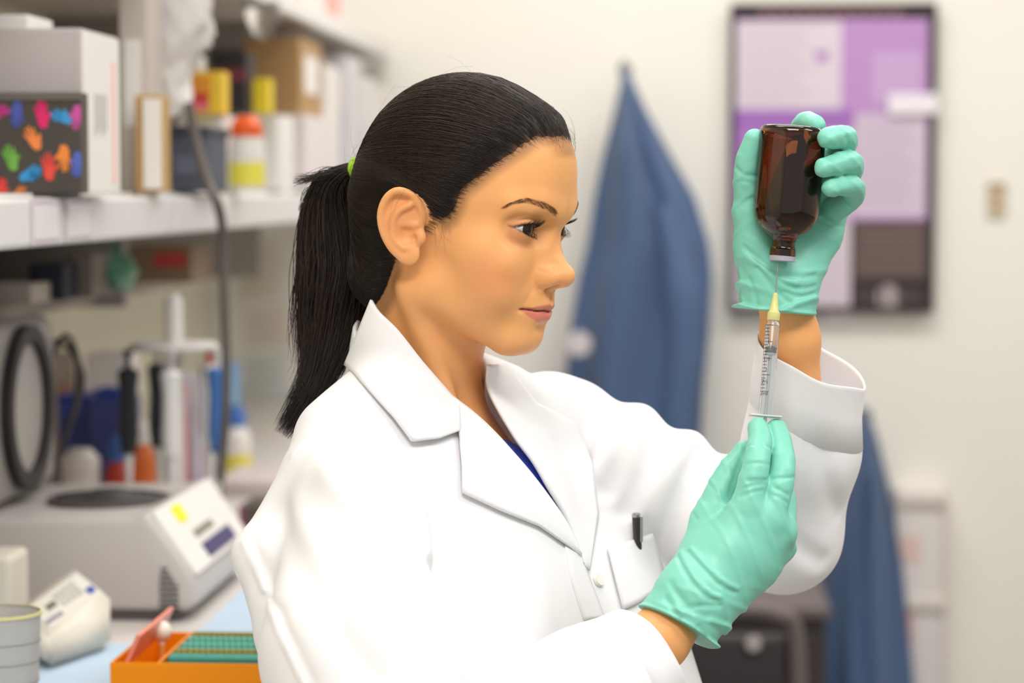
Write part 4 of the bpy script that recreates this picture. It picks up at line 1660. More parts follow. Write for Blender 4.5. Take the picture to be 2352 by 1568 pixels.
# ------------------------------------------------------------------ cartons and jars helpers
def carton(name, label, cat, px0, py0, px1, py1, v, depth, material, rot=0.0, base=None, group=None, bevel=0.0015, lid=True, tape=None):
    """box whose front face is seen at px0..px1, py0..py1 at distance v; stands on base"""
    a = on_v(px0, py0, v)
    b = on_v(px1, py1, v)
    z0 = base if base is not None else b[2]
    w, h = b[0] - a[0], a[2] - z0
    t = thing(name, label, cat, (a[0] + b[0]) / 2, v + depth / 2, z0, rot, group)
    box('body', (-w / 2, -depth / 2, 0), (w / 2, depth / 2, h), material, t, bevel)
    if lid:
        box('flap', (-w / 2 + 0.001, -depth / 2 + 0.001, h - 0.0004), (w / 2 - 0.001, 0.0 - 0.0007, h + 0.0012), material, t, 0.0003)
        box('flap', (-w / 2 + 0.001, 0.0 + 0.0007, h - 0.0004), (w / 2 - 0.001, depth / 2 - 0.001, h + 0.0012), material, t, 0.0003)
    return t, w, h, depth


def patch(t, name, x0, z0, x1, z1, y, material, th=0.0006):
    """printed area on the front face of a carton (front at -y)"""
    return box(name, (x0, y - th, z0), (x1, y, z1), material, t, 0.0)


def jar(name, label, cat, px, py_top, py_bot, wpx, v, body, cap, base=None, capf=0.25, neck=0.55, lab=None, labr=(0.25, 0.6), group=None, kindp='bottle'):
    """round bottle: lathe body, cap, wrap-round label"""
    a = on_v(px, py_top, v)
    b = on_v(px, py_bot, v)
    z0 = base if base is not None else b[2]
    H = a[2] - z0
    r = wpx / 2 / FPX * v
    t = thing(name, label, cat, a[0], v, z0, 0, group)
    hb = H * (1 - capf)
    prof = [(0, 0), (r * 0.94, 0), (r, r * 0.08), (r, hb * 0.72), (r * 0.96, hb * 0.8), (r * neck * 1.15, hb * 0.93), (r * neck, hb * 0.96), (r * neck, hb)]
    lathe('body', prof + [(0, hb)], (0, 0, 0), (0, 0, 1), body, t, 32)
    rc = r * neck * 1.12
    lathe('cap', [(0, hb * 0.985), (rc, hb * 0.985), (rc, hb + (H - hb) * 0.55), (rc * 0.55, H), (0, H)], (0, 0, 0), (0, 0, 1), cap, t, 28)
    if lab is not None:
        lathe('sticker', [(r * 1.004, hb * labr[0]), (r * 1.012, hb * labr[0]), (r * 1.012, hb * labr[1]), (r * 1.004, hb * labr[1])], (0, 0, 0), (0, 0, 1), lab, t, 32)
    return t


HAND_POLY = [(-0.16, -0.72), (0.14, -0.72), (0.27, -0.35), (0.50, -0.08), (0.47, 0.05), (0.38, 0.03), (0.22, -0.10), (0.36, 0.48), (0.27, 0.52), (0.12, 0.06), (0.15, 0.70),
             (0.04, 0.72), (-0.01, 0.06), (-0.06, 0.68), (-0.16, 0.66), (-0.13, 0.04), (-0.29, 0.50), (-0.37, 0.45), (-0.28, -0.06), (-0.30, -0.42)]


def hand_print(t, cx, cz, size, ang, y, material, xmin, xmax, zmin):
    ca, sa = math.cos(ang), math.sin(ang)
    bm = bmesh.new()
    vs_ = []
    for x, z in HAND_POLY:
        X, Z = cx + size * (x * ca - z * sa), cz + size * (x * sa + z * ca)
        vs_.append(bm.verts.new((min(max(X, xmin), xmax), y, max(Z, zmin))))
    f = bm.faces.new(vs_)
    bmesh.ops.triangulate(bm, faces=[f])
    bmesh.ops.recalc_face_normals(bm, faces=bm.faces)
    return bm_obj('hand_print', bm, material, t)


M = {}


def flat(name, r, g, b, rough=0.6, **k):
    return mat('paint_' + name, srgb(r, g, b), rough=rough, **k)


def build_shelf_things():
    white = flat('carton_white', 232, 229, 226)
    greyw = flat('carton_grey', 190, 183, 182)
    # tall white carton with a red stripe on its end
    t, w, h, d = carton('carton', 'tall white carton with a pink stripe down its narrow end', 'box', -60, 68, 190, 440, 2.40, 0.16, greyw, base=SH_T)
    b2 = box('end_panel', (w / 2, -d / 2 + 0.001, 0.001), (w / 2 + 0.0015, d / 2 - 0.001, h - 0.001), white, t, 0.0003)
    box('stripe', (w / 2 + 0.0015, d * 0.28, h * 0.06), (w / 2 + 0.0021, d * 0.36, h * 0.84), flat('pink', 246, 190, 180), b2, 0)
    for k in range(4):
        box('print_line', (w / 2 + 0.0015, -d * 0.2 + k * d * 0.09, h * (0.36 + 0.03 * (k % 2))), (w / 2 + 0.0021, -d * 0.16 + k * d * 0.09, h * 0.62), flat('print_grey', 176, 172, 170), b2, 0)
    carton('carton', 'small white carton lying on top of the tall white carton', 'box', -60, 36, 64, 76, 2.43, 0.10, white, base=SH_T + h + 0.0015)
    # black box printed with coloured hands
    t, w, h, d = carton('glove_box', 'black box printed with bright coloured hand shapes', 'box', -60, 212, 188, 441, 2.362, 0.03, flat('box_black', 74, 68, 62), base=SH_T, lid=False)
    px2x = lambda px: (px + 60) / 248 * w - w / 2
    py2z = lambda py: (441 - py) / 229 * h
    for px, py, sz, an, c in [(-2, 255, 62, -80, (214, 60, 150)), (40, 262, 74, 180, (74, 90, 170)), (98, 262, 76, 10, (226, 38, 110)), (143, 268, 66, 70, (60, 160, 220)),
                              (178, 270, 70, 176, (206, 84, 160)), (76, 316, 70, 30, (244, 140, 70)), (24, 360, 74, 18, (116, 178, 74)), (70, 396, 68, -60, (56, 150, 214)),
                              (112, 380, 76, 6, (238, 78, 66)), (148, 362, 74, 184, (240, 140, 60)), (179, 376, 70, 180, (86, 106, 190)), (2, 430, 60, 0, (236, 70, 64)), (42, 440, 50, -50, (240, 130, 60))]:
        hand_print(t, px2x(px), py2z(py), sz / 248 * w * 0.58, math.radians(an), -d / 2 - 0.0006, flat('hand_%d_%d_%d' % c, *c), -w / 2, w / 2, 0.001)
    box('lip', (-w / 2, -d / 2 - 0.002, h - 0.008), (w / 2, -d / 2, h), flat('box_lip', 104, 98, 90), t, 0.0005)
    # grey upright panel behind
    t, w, h, d = carton('binder', 'pale grey binder standing behind the tall white carton', 'binder', 272, -60, 340, 438, 2.86, 0.09, flat('binder_grey', 196, 186, 178), base=SH_T, lid=False)
    box('spine_label', (-w * 0.3, -d / 2 - 0.0008, h * 0.3), (w * 0.3, -d / 2, h * 0.7), white, t, 0)
    # tan folders
    t, w, h, d = carton('file_box', 'tan cardboard magazine file with white papers inside', 'box', 310, 218, 372, 432, 2.80, 0.05, flat('tan_card', 190, 150, 92), base=SH_T, lid=False)
    box('papers', (-w * 0.18, -d / 2 - 0.004, 0.004), (w / 2, -d / 2, h * 0.96), flat('paper', 236, 230, 222), t, 0.0005)
    # dark bin
    t, w, h, d = carton('storage_bin', 'dark slate plastic bin beside the tan magazine file', 'bin', 376, 288, 478, 428, 3.05, 0.14, flat('slate', 78, 82, 96), base=SH_T, lid=False, bevel=0.006)
    box('rim', (-w / 2 - 0.003, -d / 2 - 0.003, h - 0.012), (w / 2 + 0.003, d / 2 + 0.003, h - 0.002), flat('slate2', 62, 64, 72), t, 0.002)
    box('label_holder', (-w * 0.25, -d / 2 - 0.003, h * 0.25), (w * 0.25, -d / 2, h * 0.55), flat('slate3', 96, 100, 116), t, 0.001)
    # things standing deeper on the shelf
    t, w, h, d = carton('crate', 'white plastic crate under the orange and red packet', 'crate', 405, 264, 512, 432, 3.34, 0.16, white, base=SH_T, lid=False)
    zc = SH_T + h
    box('label_card', (-w * 0.1, -d / 2 - 0.001, h * 0.1), (w * 0.3, -d / 2, h * 0.9), flat('card_yellow', 226, 218, 160), t, 0)
    t, w, h, d = carton('food_packet', 'orange and red packet with a yellow rim on the white crate', 'box', 398, 166, 512, 262, 3.32, 0.05, flat('packet_yellow', 236, 196, 60), base=zc)
    patch(t, 'print_orange', -w * 0.5, h * 0.5, w * 0.26, h * 0.92, -d / 2, flat('p_orange', 232, 150, 50))
    patch(t, 'print_red', -w * 0.5, h * 0.12, w * 0.22, h * 0.5, -d / 2, flat('p_red', 206, 44, 50))
    patch(t, 'print_pink', -w * 0.1, h * 0.08, w * 0.2, h * 0.3, -d / 2 - 0.0007, flat('p_pink', 232, 120, 130))
    t, w, h, d = carton('carton', 'small white carton with a blue edge on the orange packet', 'box', 384, 130, 460, 166, 3.33, 0.04, flat('cw2', 214, 210, 214), base=zc + h + 0.0015)
    patch(t, 'print_blue', -w * 0.5, h * 0.55, w * 0.1, h * 0.98, -d / 2, flat('p_blue', 52, 60, 140))
    t, w, h, d = carton('crate', 'white plastic crate under the black carton with a maroon band', 'crate', 540, 264, 640, 436, 3.75, 0.16, white, base=SH_T, lid=False)
    zc2 = SH_T + h
    t, w, h, d = carton('carton', 'black carton with a maroon band standing beside the orange packet', 'box', 488, 122, 566, 264, 3.60, 0.08, flat('cblack', 40, 34, 38), base=zc2)
    patch(t, 'band', -w * 0.5, h * 0.52, w * 0.5, h * 0.74, -d / 2, flat('maroon', 116, 44, 58))
    t, w, h, d = carton('carton', 'bright yellow carton standing before the brown cardboard box', 'box', 566, 182, 616, 262, 3.66, 0.05, flat('cyellow', 232, 204, 40), base=zc2)
    t, w, h, d = carton('cardboard_box', 'large brown cardboard box under the upper shelf', 'box', 560, 88, 690, 262, 4.0, 0.24, flat('kraft', 178, 140, 92), base=None)
    zb = on_v(560, 262, 4.0)[2]
    box('lit_side_patch', (w / 2 - 0.0002, -d * 0.3, h * 0.3), (w / 2 + 0.0008, d * 0.3, h * 0.8), white, t, 0)  # white patch puts the light on the box's right side into colour
    t, w, h, d = carton('carton', 'white carton stack base holding the brown cardboard box', 'box', 612, 264, 700, 438, 3.98, 0.28, flat('cw3', 226, 218, 218), base=SH_T, lid=False)
    t.location.z = SH_T
    # orange capped wash bottle
    jar('wash_bottle', 'white plastic bottle with bright orange cap and yellow label', 'bottle', 566, 266, 424, 82, 3.36, flat('pwhite', 230, 226, 222, 0.35), flat('porange', 236, 98, 36, 0.4),
        base=SH_T, capf=0.26, neck=0.8, lab=flat('lab_yellow', 232, 222, 84), labr=(0.1, 0.52))
    # pale cartons further down
    for px0, py0, px1, v, dp, c, lb in [(700, 150, 748, 4.25, 0.2, (228, 222, 218), 'pale carton next to the brown cardboard box on the shelf'),
                                        (752, 128, 800, 4.55, 0.2, (216, 212, 214), 'tall grey white carton third from the end of the shelf'),
                                        (800, 176, 842, 4.82, 0.14, (230, 226, 222), 'white carton with a blue mark near the end of the shelf'),
                                        (842, 200, 880, 4.98, 0.12, (222, 218, 212), 'last small white carton at the wall end of the shelf')]:
        t, w, h, d = carton('carton', lb, 'box', px0, py0, px1, 432, v, dp, flat('c_%d' % px0, *c), base=SH_T)
        patch(t, 'label_strip', w * 0.1, h * 0.1, w * 0.35, h * 0.6, -d / 2, flat('lblue', 186, 188, 206))
    # cartons with red print on the upper shelf
    for i, (v, wd, hh, lb) in enumerate([(3.6, 0.30, 0.16, 'white carton with red print on the upper shelf, nearest to the camera'), (4.15, 0.26, 0.13, 'white carton with red print in the middle of the upper shelf'),
                                         (4.6, 0.30, 0.10, 'low white carton with red stripes towards the wall on the upper shelf')]):
        t = thing('carton', lb, 'box', SH_U - 0.14, v, UP_Z + 0.02)
        box('body', (-0.12, -wd / 2, 0), (0.125, wd / 2, hh), white, t, 0.002)
        box('flap', (-0.118, -wd / 2 + 0.002, hh), (0.123, 0, hh + 0.0015), white, t, 0)
        for k in range(3):
            box('red_print', (0.125, -wd * 0.36 + k * wd * 0.24, hh * 0.15), (0.1257, -wd * 0.36 + k * wd * 0.24 + wd * 0.12, hh * 0.8), flat('p_red2', 238, 120, 104), t, 0)
    # clear crumpled bag hanging from the upper shelf
    c0 = on_v(385, 40, 3.02)
    root = thing('plastic_bag', 'crumpled clear plastic bag hanging over the shelf front', 'bag', c0[0], 3.02, c0[2])
    n, mv = 26, 30
    V = []
    prof = [(on_v(a, y, 3.02)[0] - c0[0], on_v(b, y, 3.02)[0] - c0[0], on_v(a, y, 3.02)[2] - c0[2]) for a, b, y in
            [(262, 470, -58), (275, 478, 0), (290, 488, 60), (300, 476, 105), (318, 440, 150), (345, 432, 200), (372, 440, 240), (395, 425, 265)]]
    ys = np.linspace(0, len(prof) - 1, mv)
    for j in range(mv):
        lo = np.interp(ys[j], range(len(prof)), [p[0] for p in prof])
        hi = np.interp(ys[j], range(len(prof)), [p[1] for p in prof])
        zz = np.interp(ys[j], range(len(prof)), [p[2] for p in prof])
        for i in range(n):
            w = 2 * math.pi * i / n
            k = 1 + 0.10 * math.sin(5 * w + j * 0.6) + 0.07 * math.sin(9 * w - j * 0.9)
            V.append(((lo + hi) / 2 + (hi - lo) / 2 * math.cos(w) * k, 0.045 * math.sin(w) * k, zz + 0.004 * math.sin(4 * w + j)))
    F = np.array([(j * n + i, j * n + (i + 1) % n, (j + 1) * n + (i + 1) % n, (j + 1) * n + i) for j in range(mv - 1) for i in range(n)])
    mesh_obj('film', V, F, mat('bag_film', (0.82, 0.79, 0.77), rough=0.28, trans=0.35, ior=1.15), root)
    pipe('tie_cord', [(0, 0, prof[0][2]), (0.004, 0.0, prof[0][2] + 0.005), (-0.004, 0.004, prof[0][2] + 0.011)], 0.003, white, root, 12)
    # under-shelf lamp cover
    c0 = on_v(600, 30, 3.6)
    t = thing('shelf_lamp', 'clear domed lamp cover fixed under the upper shelf', 'lamp', c0[0], 3.6, UP_Z)
    lathe('cover', [(0.0, -0.055), (0.012, -0.053), (0.021, -0.04), (0.024, -0.02), (0.024, 0.0)], (0, 0, 0), (0, 0, 1), glass('lamp_glass', (0.95, 0.95, 0.95), 0.05), t, 24)
    lathe('base', [(0.0, -0.006), (0.028, -0.006), (0.028, 0.0), (0, 0)], (0, 0, 0), (0, 0, 1), m_grey, t, 24)
    # price strip of the main shelf
    for k, v in enumerate((2.05, 2.32, 2.45)):
        t = thing('clear_card_holder', 'clear plastic card holder on the shelf rail, %s' % ('nearest the camera', 'middle of three', 'farthest of three')[k], 'card holder', SH_U + 0.022, v, SH_T - 0.05)
        box('sleeve', (0, -0.05, 0), (0.003, 0.05, 0.045), flat('holder', 206, 198, 202, 0.2), t, 0.001)
        box('card', (0.003, -0.045, 0.006), (0.0036, 0.045, 0.038), flat('holdercard', 224, 220, 222), t, 0)


def build_bench_things():
    white = flat('carton_white', 0, 0, 0)
    zs = 1.240
    # things on the small back shelf
    carton('carton', 'black carton on the low back shelf', 'box', 66, 608, 146, 680, 2.95, 0.12, flat('navyblack', 38, 38, 54), base=zs)
    carton('carton', 'grey brown carton beside the black carton on the back shelf', 'box', 150, 585, 212, 676, 3.02, 0.12, flat('greybrown', 128, 116, 108), base=zs)
    root = thing('bag', 'green plastic bag slumped on the back shelf', 'bag', *on_v(262, 660, 3.15)[:2], zs)
    bm = bmesh.new()
    bmesh.ops.create_icosphere(bm, subdivisions=4, radius=1)
    for v in bm.verts:
        k = 1 + 0.10 * math.sin(6 * v.co.x + 3 * v.co.z) + 0.08 * math.sin(9 * v.co.z + 5 * v.co.y)
        v.co = Vector((v.co.x * 0.030 * k, v.co.y * 0.05 * k, 0.026 + v.co.z * 0.026 * k * (1.15 if v.co.z > 0 else 1)))
    bm_obj('film', bm, flat('green_film', 84, 140, 112, 0.35), root, True)
    pipe('knot', [(0, 0, 0.05), (0.006, 0, 0.06), (0.0, 0.004, 0.066)], 0.004, flat('green_film', 0, 0, 0), root, 8)
    t, w, h, d = carton('cardboard_box', 'brown cardboard box with a red label on the back shelf', 'box', 296, 566, 440, 655, 3.5, 0.14, flat('brownbox', 140, 116, 92), base=zs)
    patch(t, 'red_label', -w * 0.1, h * 0.42, w * 0.42, h * 0.85, -d / 2, flat('redlab', 190, 70, 60))
    carton('carton', 'pale carton at the left end of the back shelf', 'box', -40, 655, 72, 698, 2.86, 0.1, flat('palec', 200, 190, 180), base=zs)
    # centrifuge
    v0 = 2.55
    pr = [on_v(x, y, v0) for x, y in [(-170, 1197), (300, 1192), (338, 1178), (400, 1262), (446, 1330), (452, 1385), (436, 1418), (410, 1426), (-170, 1426)]]
    base = np.array([pr[0][0], v0, BENCH])
    t = thing('centrifuge', 'grey and white bench centrifuge with open lid and dark control knob', 'centrifuge', base[0], v0, BENCH)
    dep = 0.33
    bm = bmesh.new()
    P2 = [(p[0] - base[0], max(0.012, p[2] - BENCH)) for p in pr]
    fr = [bm.verts.new((x, 0, z)) for x, z in P2]
    bk = [bm.verts.new((x, dep, z)) for x, z in P2]
    bm.faces.new(fr)
    bm.faces.new(bk[::-1])
    for i in range(len(P2)):
        j = (i + 1) % len(P2)
        bm.faces.new((fr[j], fr[i], bk[i], bk[j]))
    bmesh.ops.recalc_face_normals(bm, faces=bm.faces)
    bmesh.ops.bevel(bm, geom=list(bm.edges), offset=0.008, segments=3, affect='EDGES', profile=0.5)
    shell = bm_obj('housing', bm, flat('cf_grey', 192, 186, 183, 0.4), t, True)
    zt = P2[1][1]
    xc, yc = 0.165, 0.155
    lathe('rotor_bowl', [(0.062, 0.004), (0.070, 0.004), (0.070, 0.0), (0.070, -0.001), (0.0, -0.001)], (xc, yc, zt), (xc, yc, zt + 1), flat('cf_dark', 84, 78, 78, 0.5), t, 48)
    lathe('rotor', [(0, 0.012), (0.02, 0.012), (0.03, 0.006), (0.056, 0.003), (0.056, 0.0)], (xc, yc, zt), (xc, yc, zt + 1), flat('cf_rotor', 60, 56, 56, 0.35), t, 40)
    # front panel parts on the sloped face
    a, b = np.array([P2[2][0], P2[2][1]]), np.array([P2[4][0], P2[4][1]])
    sl = (b - a) / np.linalg.norm(b - a)
    nr = np.array([-sl[1], sl[0]]) * -1
    nr = nr if nr[0] > 0 else -nr
    LL = np.linalg.norm(b - a)

    def on_panel(name, s0, s1, y0, y1, m_, th=0.0016):
        bm = bmesh.new()
        vs_ = []
        for q in (0.0005, th):
            for s_, y_ in ((s0, y0), (s1, y0), (s1, y1), (s0, y1)):
                p = a + sl * LL * s_ + nr * q
                vs_.append(bm.verts.new((p[0], y_, p[1])))
        for f in ((0, 1, 2, 3), (4, 5, 6, 7), (0, 1, 5, 4), (1, 2, 6, 5), (2, 3, 7, 6), (3, 0, 4, 7)):
            bm.faces.new([vs_[i] for i in f])
        bmesh.ops.recalc_face_normals(bm, faces=bm.faces)
        return bm_obj(name, bm, m_, t)
    pan = on_panel('control_panel', 0.03, 0.97, 0.01, dep - 0.01, flat('cf_white', 236, 232, 228, 0.4), 0.004)
    on_panel('warning_sticker', 0.10, 0.34, 0.075, 0.12, flat('sticker_yellow', 244, 228, 30), 0.0052)
    on_panel('display', 0.50, 0.60, 0.10, 0.20, flat('lcd', 132, 134, 110, 0.3), 0.0052)
    on_panel('button_pad', 0.70, 0.90, 0.10, 0.25, flat('pad_navy', 58, 52, 104, 0.4), 0.007)
    # vent slots on the side facing the camera
    x0 = on_v(366, 1340, v0)[0] - base[0]
    for k in range(9):
        z = on_v(366, 1412 - k * 13.2, v0)[2] - BENCH
        box('vent_slot', (x0 + 0.001 * (k > 6) * (k - 6), -0.0012, z - 0.0018), (x0 + 0.021 - 0.004 * max(0, k - 5), 0.0004, z + 0.0018), flat('slot', 74, 70, 68), t, 0.0004)
    box('foot_plate', (0.01, 0.01, 0), (P2[6][0] - 0.01, dep - 0.01, 0.013), flat('cf_foot', 96, 88, 90), t, 0.002)
    # open lid standing at the left
    xl = on_v(92, 900, 2.78)[0] - base[0]
    bm = bmesh.new()
    box_bm(bm, (xl - 0.045, 0.0, zt), (xl, 0.31, zt + 0.205), 0.02, 3)
    lid = bm_obj('lid', bm, flat('cf_lid', 150, 145, 141, 0.45), t, True)
    ring = lathe('gasket', [(0.076, 0.0), (0.076, 0.012), (0.094, 0.012), (0.094, 0.0)], (xl, 0.155, zt + 0.106), (xl + 1, 0.155, zt + 0.106), flat('gasket', 36, 32, 32, 0.5), lid, 48)
    lathe('lid_disc', [(0, 0.004), (0.012, 0.006), (0.03, 0.004), (0.078, 0.003), (0.078, 0.0)], (xl, 0.155, zt + 0.106), (xl + 1, 0.155, zt + 0.106), flat('lid_disc', 176, 170, 166, 0.4), lid, 40)
    # cables behind the lid
    for k, pts in enumerate([[(112, 830), (150, 770), (178, 830), (170, 940), (130, 1060), (118, 1100)], [(105, 780), (160, 800), (190, 880), (150, 1000), (125, 1090)]]):
        c = [W(*on_v(x, y, 2.92 + 0.03 * k)) for x, y in pts]
        c[-1][2] = max(c[-1][2], BENCH + 0.004)
        o = pipe('cable', c, 0.0035, flat('cable_dark', 66, 60, 54), None)
        tag(o, ('dark cable looping behind the centrifuge lid, outer one', 'dark cable looping behind the centrifuge lid, inner one')[k], 'cable', 'cables')
    # heat block: corners measured on its top face
    A = on_z(172, 1292, 0.990)
    B = on_z(259, 1364, 0.970)
    C = on_z(112, 1462, 0.948)
    D = on_z(36, 1392, 0.962)
    t = thing('dry_block_heater', 'cream bench heater with keypad beside the clear beaker', 'heater', A[0], A[1], BENCH)
    bm = bmesh.new()
    o0 = np.array([A[0], A[1], BENCH])
    top = [bm.verts.new(tuple(p - o0)) for p in (A, B, C, D)]
    bot = [bm.verts.new((p[0] - A[0], p[1] - A[1], 0.004)) for p in (A, B, C, D)]
    bm.faces.new(top)
    bm.faces.new(bot[::-1])
    for i in range(4):
        j = (i + 1) % 4
        bm.faces.new((top[j], top[i], bot[i], bot[j]))
    bmesh.ops.recalc_face_normals(bm, faces=bm.faces)
    bmesh.ops.bevel(bm, geom=list(bm.edges), offset=0.007, segments=3, affect='EDGES')
    bm_obj('housing', bm, flat('cream', 222, 216, 202, 0.45), t, True)

    def at_top(u_, w_, lift=0.0008):
        p = A * (1 - u_) * (1 - w_) + B * u_ * (1 - w_) + C * u_ * w_ + D * (1 - u_) * w_
        return p - o0 + np.array([0, 0, lift])

    def tile(name, u0, u1, w0, w1, m_, lift=0.0015):
        bm = bmesh.new()
        v8 = [bm.verts.new(tuple(at_top(a_, b_, l_))) for l_ in (-0.002, lift) for a_, b_ in ((u0, w0), (u1, w0), (u1, w1), (u0, w1))]
        for f in ((0, 1, 2, 3), (4, 5, 6, 7), (0, 1, 5, 4), (1, 2, 6, 5), (2, 3, 7, 6), (3, 0, 4, 7)):
            bm.faces.new([v8[i] for i in f])
        bmesh.ops.recalc_face_normals(bm, faces=bm.faces)
        return bm_obj(name, bm, m_, t)
    tile('panel', 0.2, 0.86, 0.1, 0.92, flat('cream2', 228, 224, 214, 0.4), 0.001)
    tile('display', 0.42, 0.56, 0.62, 0.76, flat('lcd2', 120, 124, 100, 0.3), 0.002)
    tile('badge', 0.62, 0.76, 0.12, 0.22, flat('badge_blue', 64, 84, 170), 0.002)
    tile('print_line', 0.70, 0.80, 0.66, 0.9, flat('prt', 150, 148, 160), 0.0018)
    for i in range(3):
        for j in range(4):
            tile('key', 0.34 + i * 0.12, 0.43 + i * 0.12, 0.26 + j * 0.085, 0.32 + j * 0.085, flat('key_grey', 196, 194, 190, 0.5), 0.003)
    box('rear_block', (on_v(-30, 1300, 2.44)[0] - A[0], -0.055, 0.0), (on_v(46, 1300, 2.44)[0] - A[0], 0.015, on_v(0, 1258, 2.46)[2] - BENCH), flat('cream', 0, 0, 0), t, 0.006)
    # clear beaker in the corner
    c0 = on_v(2, 1568, 2.06)
    zt = on_v(2, 1404, 2.06)[2]
    t = thing('beaker', 'translucent plastic beaker at the lower left corner', 'beaker', c0[0], 2.06, BENCH)
    H = zt - BENCH
    lathe('wall', [(0.0, 0.002), (0.031, 0.002), (0.0355, H), (0.0345, H), (0.030, 0.004), (0, 0.004)], (0, 0, 0), (0, 0, 1), mat('frosted', srgb(222, 220, 218), rough=0.3, trans=0.5, ior=1.15), t, 40)
    lathe('rim', [(0.0350, H - 0.002), (0.0368, H - 0.002), (0.0368, H + 0.0005), (0.0350, H + 0.0005)], (0, 0, 0), (0, 0, 1), flat('rim_yellow', 226, 216, 150), t, 40)
    for k in range(4):
        lathe('graduation', [(0.0325 + k * 0.0008, H * (0.2 + 0.18 * k)), (0.0329 + k * 0.0008, H * (0.2 + 0.18 * k)), (0.0329 + k * 0.0008, H * (0.2 + 0.18 * k) + 0.0008)], (0, 0, 0), (0, 0, 1), flat('grad', 150, 148, 150), t, 24)
    # blue bench pads
    for k, (u0, u1, va, vb) in enumerate([(-0.70, -0.338, 1.7, 2.42), (-0.50, -0.338, 2.46, 2.95)]):
        t = thing('bench_pad', ('light blue absorbent pad under the orange tube rack', 'light blue absorbent pad in front of the centrifuge')[k], 'pad', 0, 0, BENCH)
        box('sheet', (u0, va, 0.0), (u1, vb, 0.0016), flat('pad_blue', 184, 204, 224, 0.8, noise=0.05, nscale=200), t, 0)
        box('hem', (u1 - 0.012, va, 0.0016), (u1, vb, 0.0022), flat('pad_hem', 196, 214, 230), t, 0)
    # orange rack
    va = 2.13
    L0 = on_v(252, 1500, va)
    R0 = on_v(618, 1500, va)
    zt = on_v(252, 1525, va)[2] - BENCH
    t = thing('tube_rack', 'transparent orange tube rack holding a teal strip of tubes', 'rack', L0[0], va, BENCH + 0.0016)
    w = R0[0] - L0[0]
    org = mat('orange_acrylic', srgb(252, 150, 22), rough=0.2, trans=0.12, ior=1.2)
    dp = 0.15
    xm = w * 0.29
    for nm, lo, hi in [('front_wall', (0, 0, 0), (w, 0.003, zt)), ('rear_wall', (0, dp, 0), (w, dp + 0.003, zt)), ('side_wall', (0, 0.003, 0), (0.003, dp, zt)), ('side_wall', (w - 0.003, 0.003, 0), (w, dp, zt)),
                       ('divider', (xm, 0.003, 0), (xm + 0.003, dp, zt)), ('base', (0.003, 0.003, 0), (w - 0.003, dp, 0.003))]:
        box(nm, lo, hi, org, t, 0.0006)
    box('raised_flap', (-0.004, 0.003, zt), (0.0, dp, zt + 0.03), flat('flap_red', 232, 130, 104, 0.3), t, 0.001).rotation_euler = (0, math.radians(24), 0)
    box('teal_tray', (xm + 0.008, 0.012, 0.006), (w - 0.006, dp - 0.012, zt + 0.004), flat('teal', 66, 150, 138, 0.4), t, 0.002)
    for i in range(15):
        x = xm + 0.014 + i * (w - xm - 0.024) / 14
        for j in range(4):
            lathe('tube_well', [(0.0, 0.0035), (0.0026, 0.0035), (0.003, 0.0), (0.003, -0.002)], (x, 0.03 + j * 0.028, zt + 0.004), (x, 0.03 + j * 0.028, zt + 1), flat('teal_well', 120, 190, 172, 0.4) if j % 3 else flat('olive_well', 170, 150, 70, 0.4), t, 8)
    bpt = thing('bead', 'white round bead resting in the orange rack', 'bead', L0[0] + xm * 0.62, va + 0.10, BENCH + 0.0016 + 0.003)
    lathe('ball', [(0.0, 0.0)] + [(0.0095 * math.sin(a_), zt - 0.002 + 0.0095 - 0.0095 * math.cos(a_)) for a_ in np.linspace(0.35, math.pi, 16)], (0, 0, 0), (0, 0, 1), flat('bead', 240, 228, 214, 0.3), bpt, 24)
    lathe('stalk', [(0, 0), (0.003, 0), (0.003, zt), (0, zt)], (0, 0, 0), (0, 0, 1), flat('stalk', 226, 160, 70), bpt, 12)
    # pipette stand
    c = on_v(402, 1080, 3.1)
    t = thing('pipette_stand', 'white pipette carousel stand on the bench', 'stand', c[0], 3.1, BENCH)
    Ht = on_v(402, 690, 3.1)[2] - BENCH
    lathe('base', [(0, 0), (0.06, 0), (0.06, 0.008), (0.02, 0.014), (0, 0.014)], (0, 0, 0), (0, 0, 1), flat('stand_white', 214, 210, 206, 0.4), t, 32)
    lathe('pole', [(0, 0.014), (0.013, 0.014), (0.012, Ht), (0.006, Ht + 0.008), (0, Ht + 0.008)], (0, 0, 0), (0, 0, 1), flat('stand_white', 0, 0, 0), t, 20)
    lathe('carousel', [(0.012, Ht * 0.80), (0.055, Ht * 0.80), (0.058, Ht * 0.815), (0.055, Ht * 0.83), (0.012, Ht * 0.83)], (0, 0, 0), (0, 0, 1), flat('stand_white', 0, 0, 0), t, 32)
    cols = [((36, 38, 44), (44, 50, 60), 'black'), ((226, 224, 222), (196, 192, 192), 'white'), ((70, 120, 190), (214, 212, 210), 'blue'), ((220, 218, 214), (206, 70, 60), 'red buttoned white'), ((60, 64, 70), (200, 200, 200), 'charcoal')]
    for k, (c1, c2, nm) in enumerate(cols):
        a_ = math.radians(-150 + k * 68)
        x, y = 0.062 * math.cos(a_), 0.062 * math.sin(a_)
        q = W(c[0], 3.1, BENCH) + RU * x + RV * y
        pt = empty('pipette', tuple(q + np.array([0, 0, 0.03])), -RA)
        tag(pt, '%s hand pipette hanging on the carousel stand' % nm, 'pipette', 'pipettes on the carousel')
        lathe('shaft', [(0, 0), (0.002, 0), (0.0035, 0.05), (0.006, 0.09), (0.006, 0.10), (0, 0.10)], (0, 0, 0), (0, 0, 1), flat('shaft', 222, 220, 218, 0.4), pt, 16)
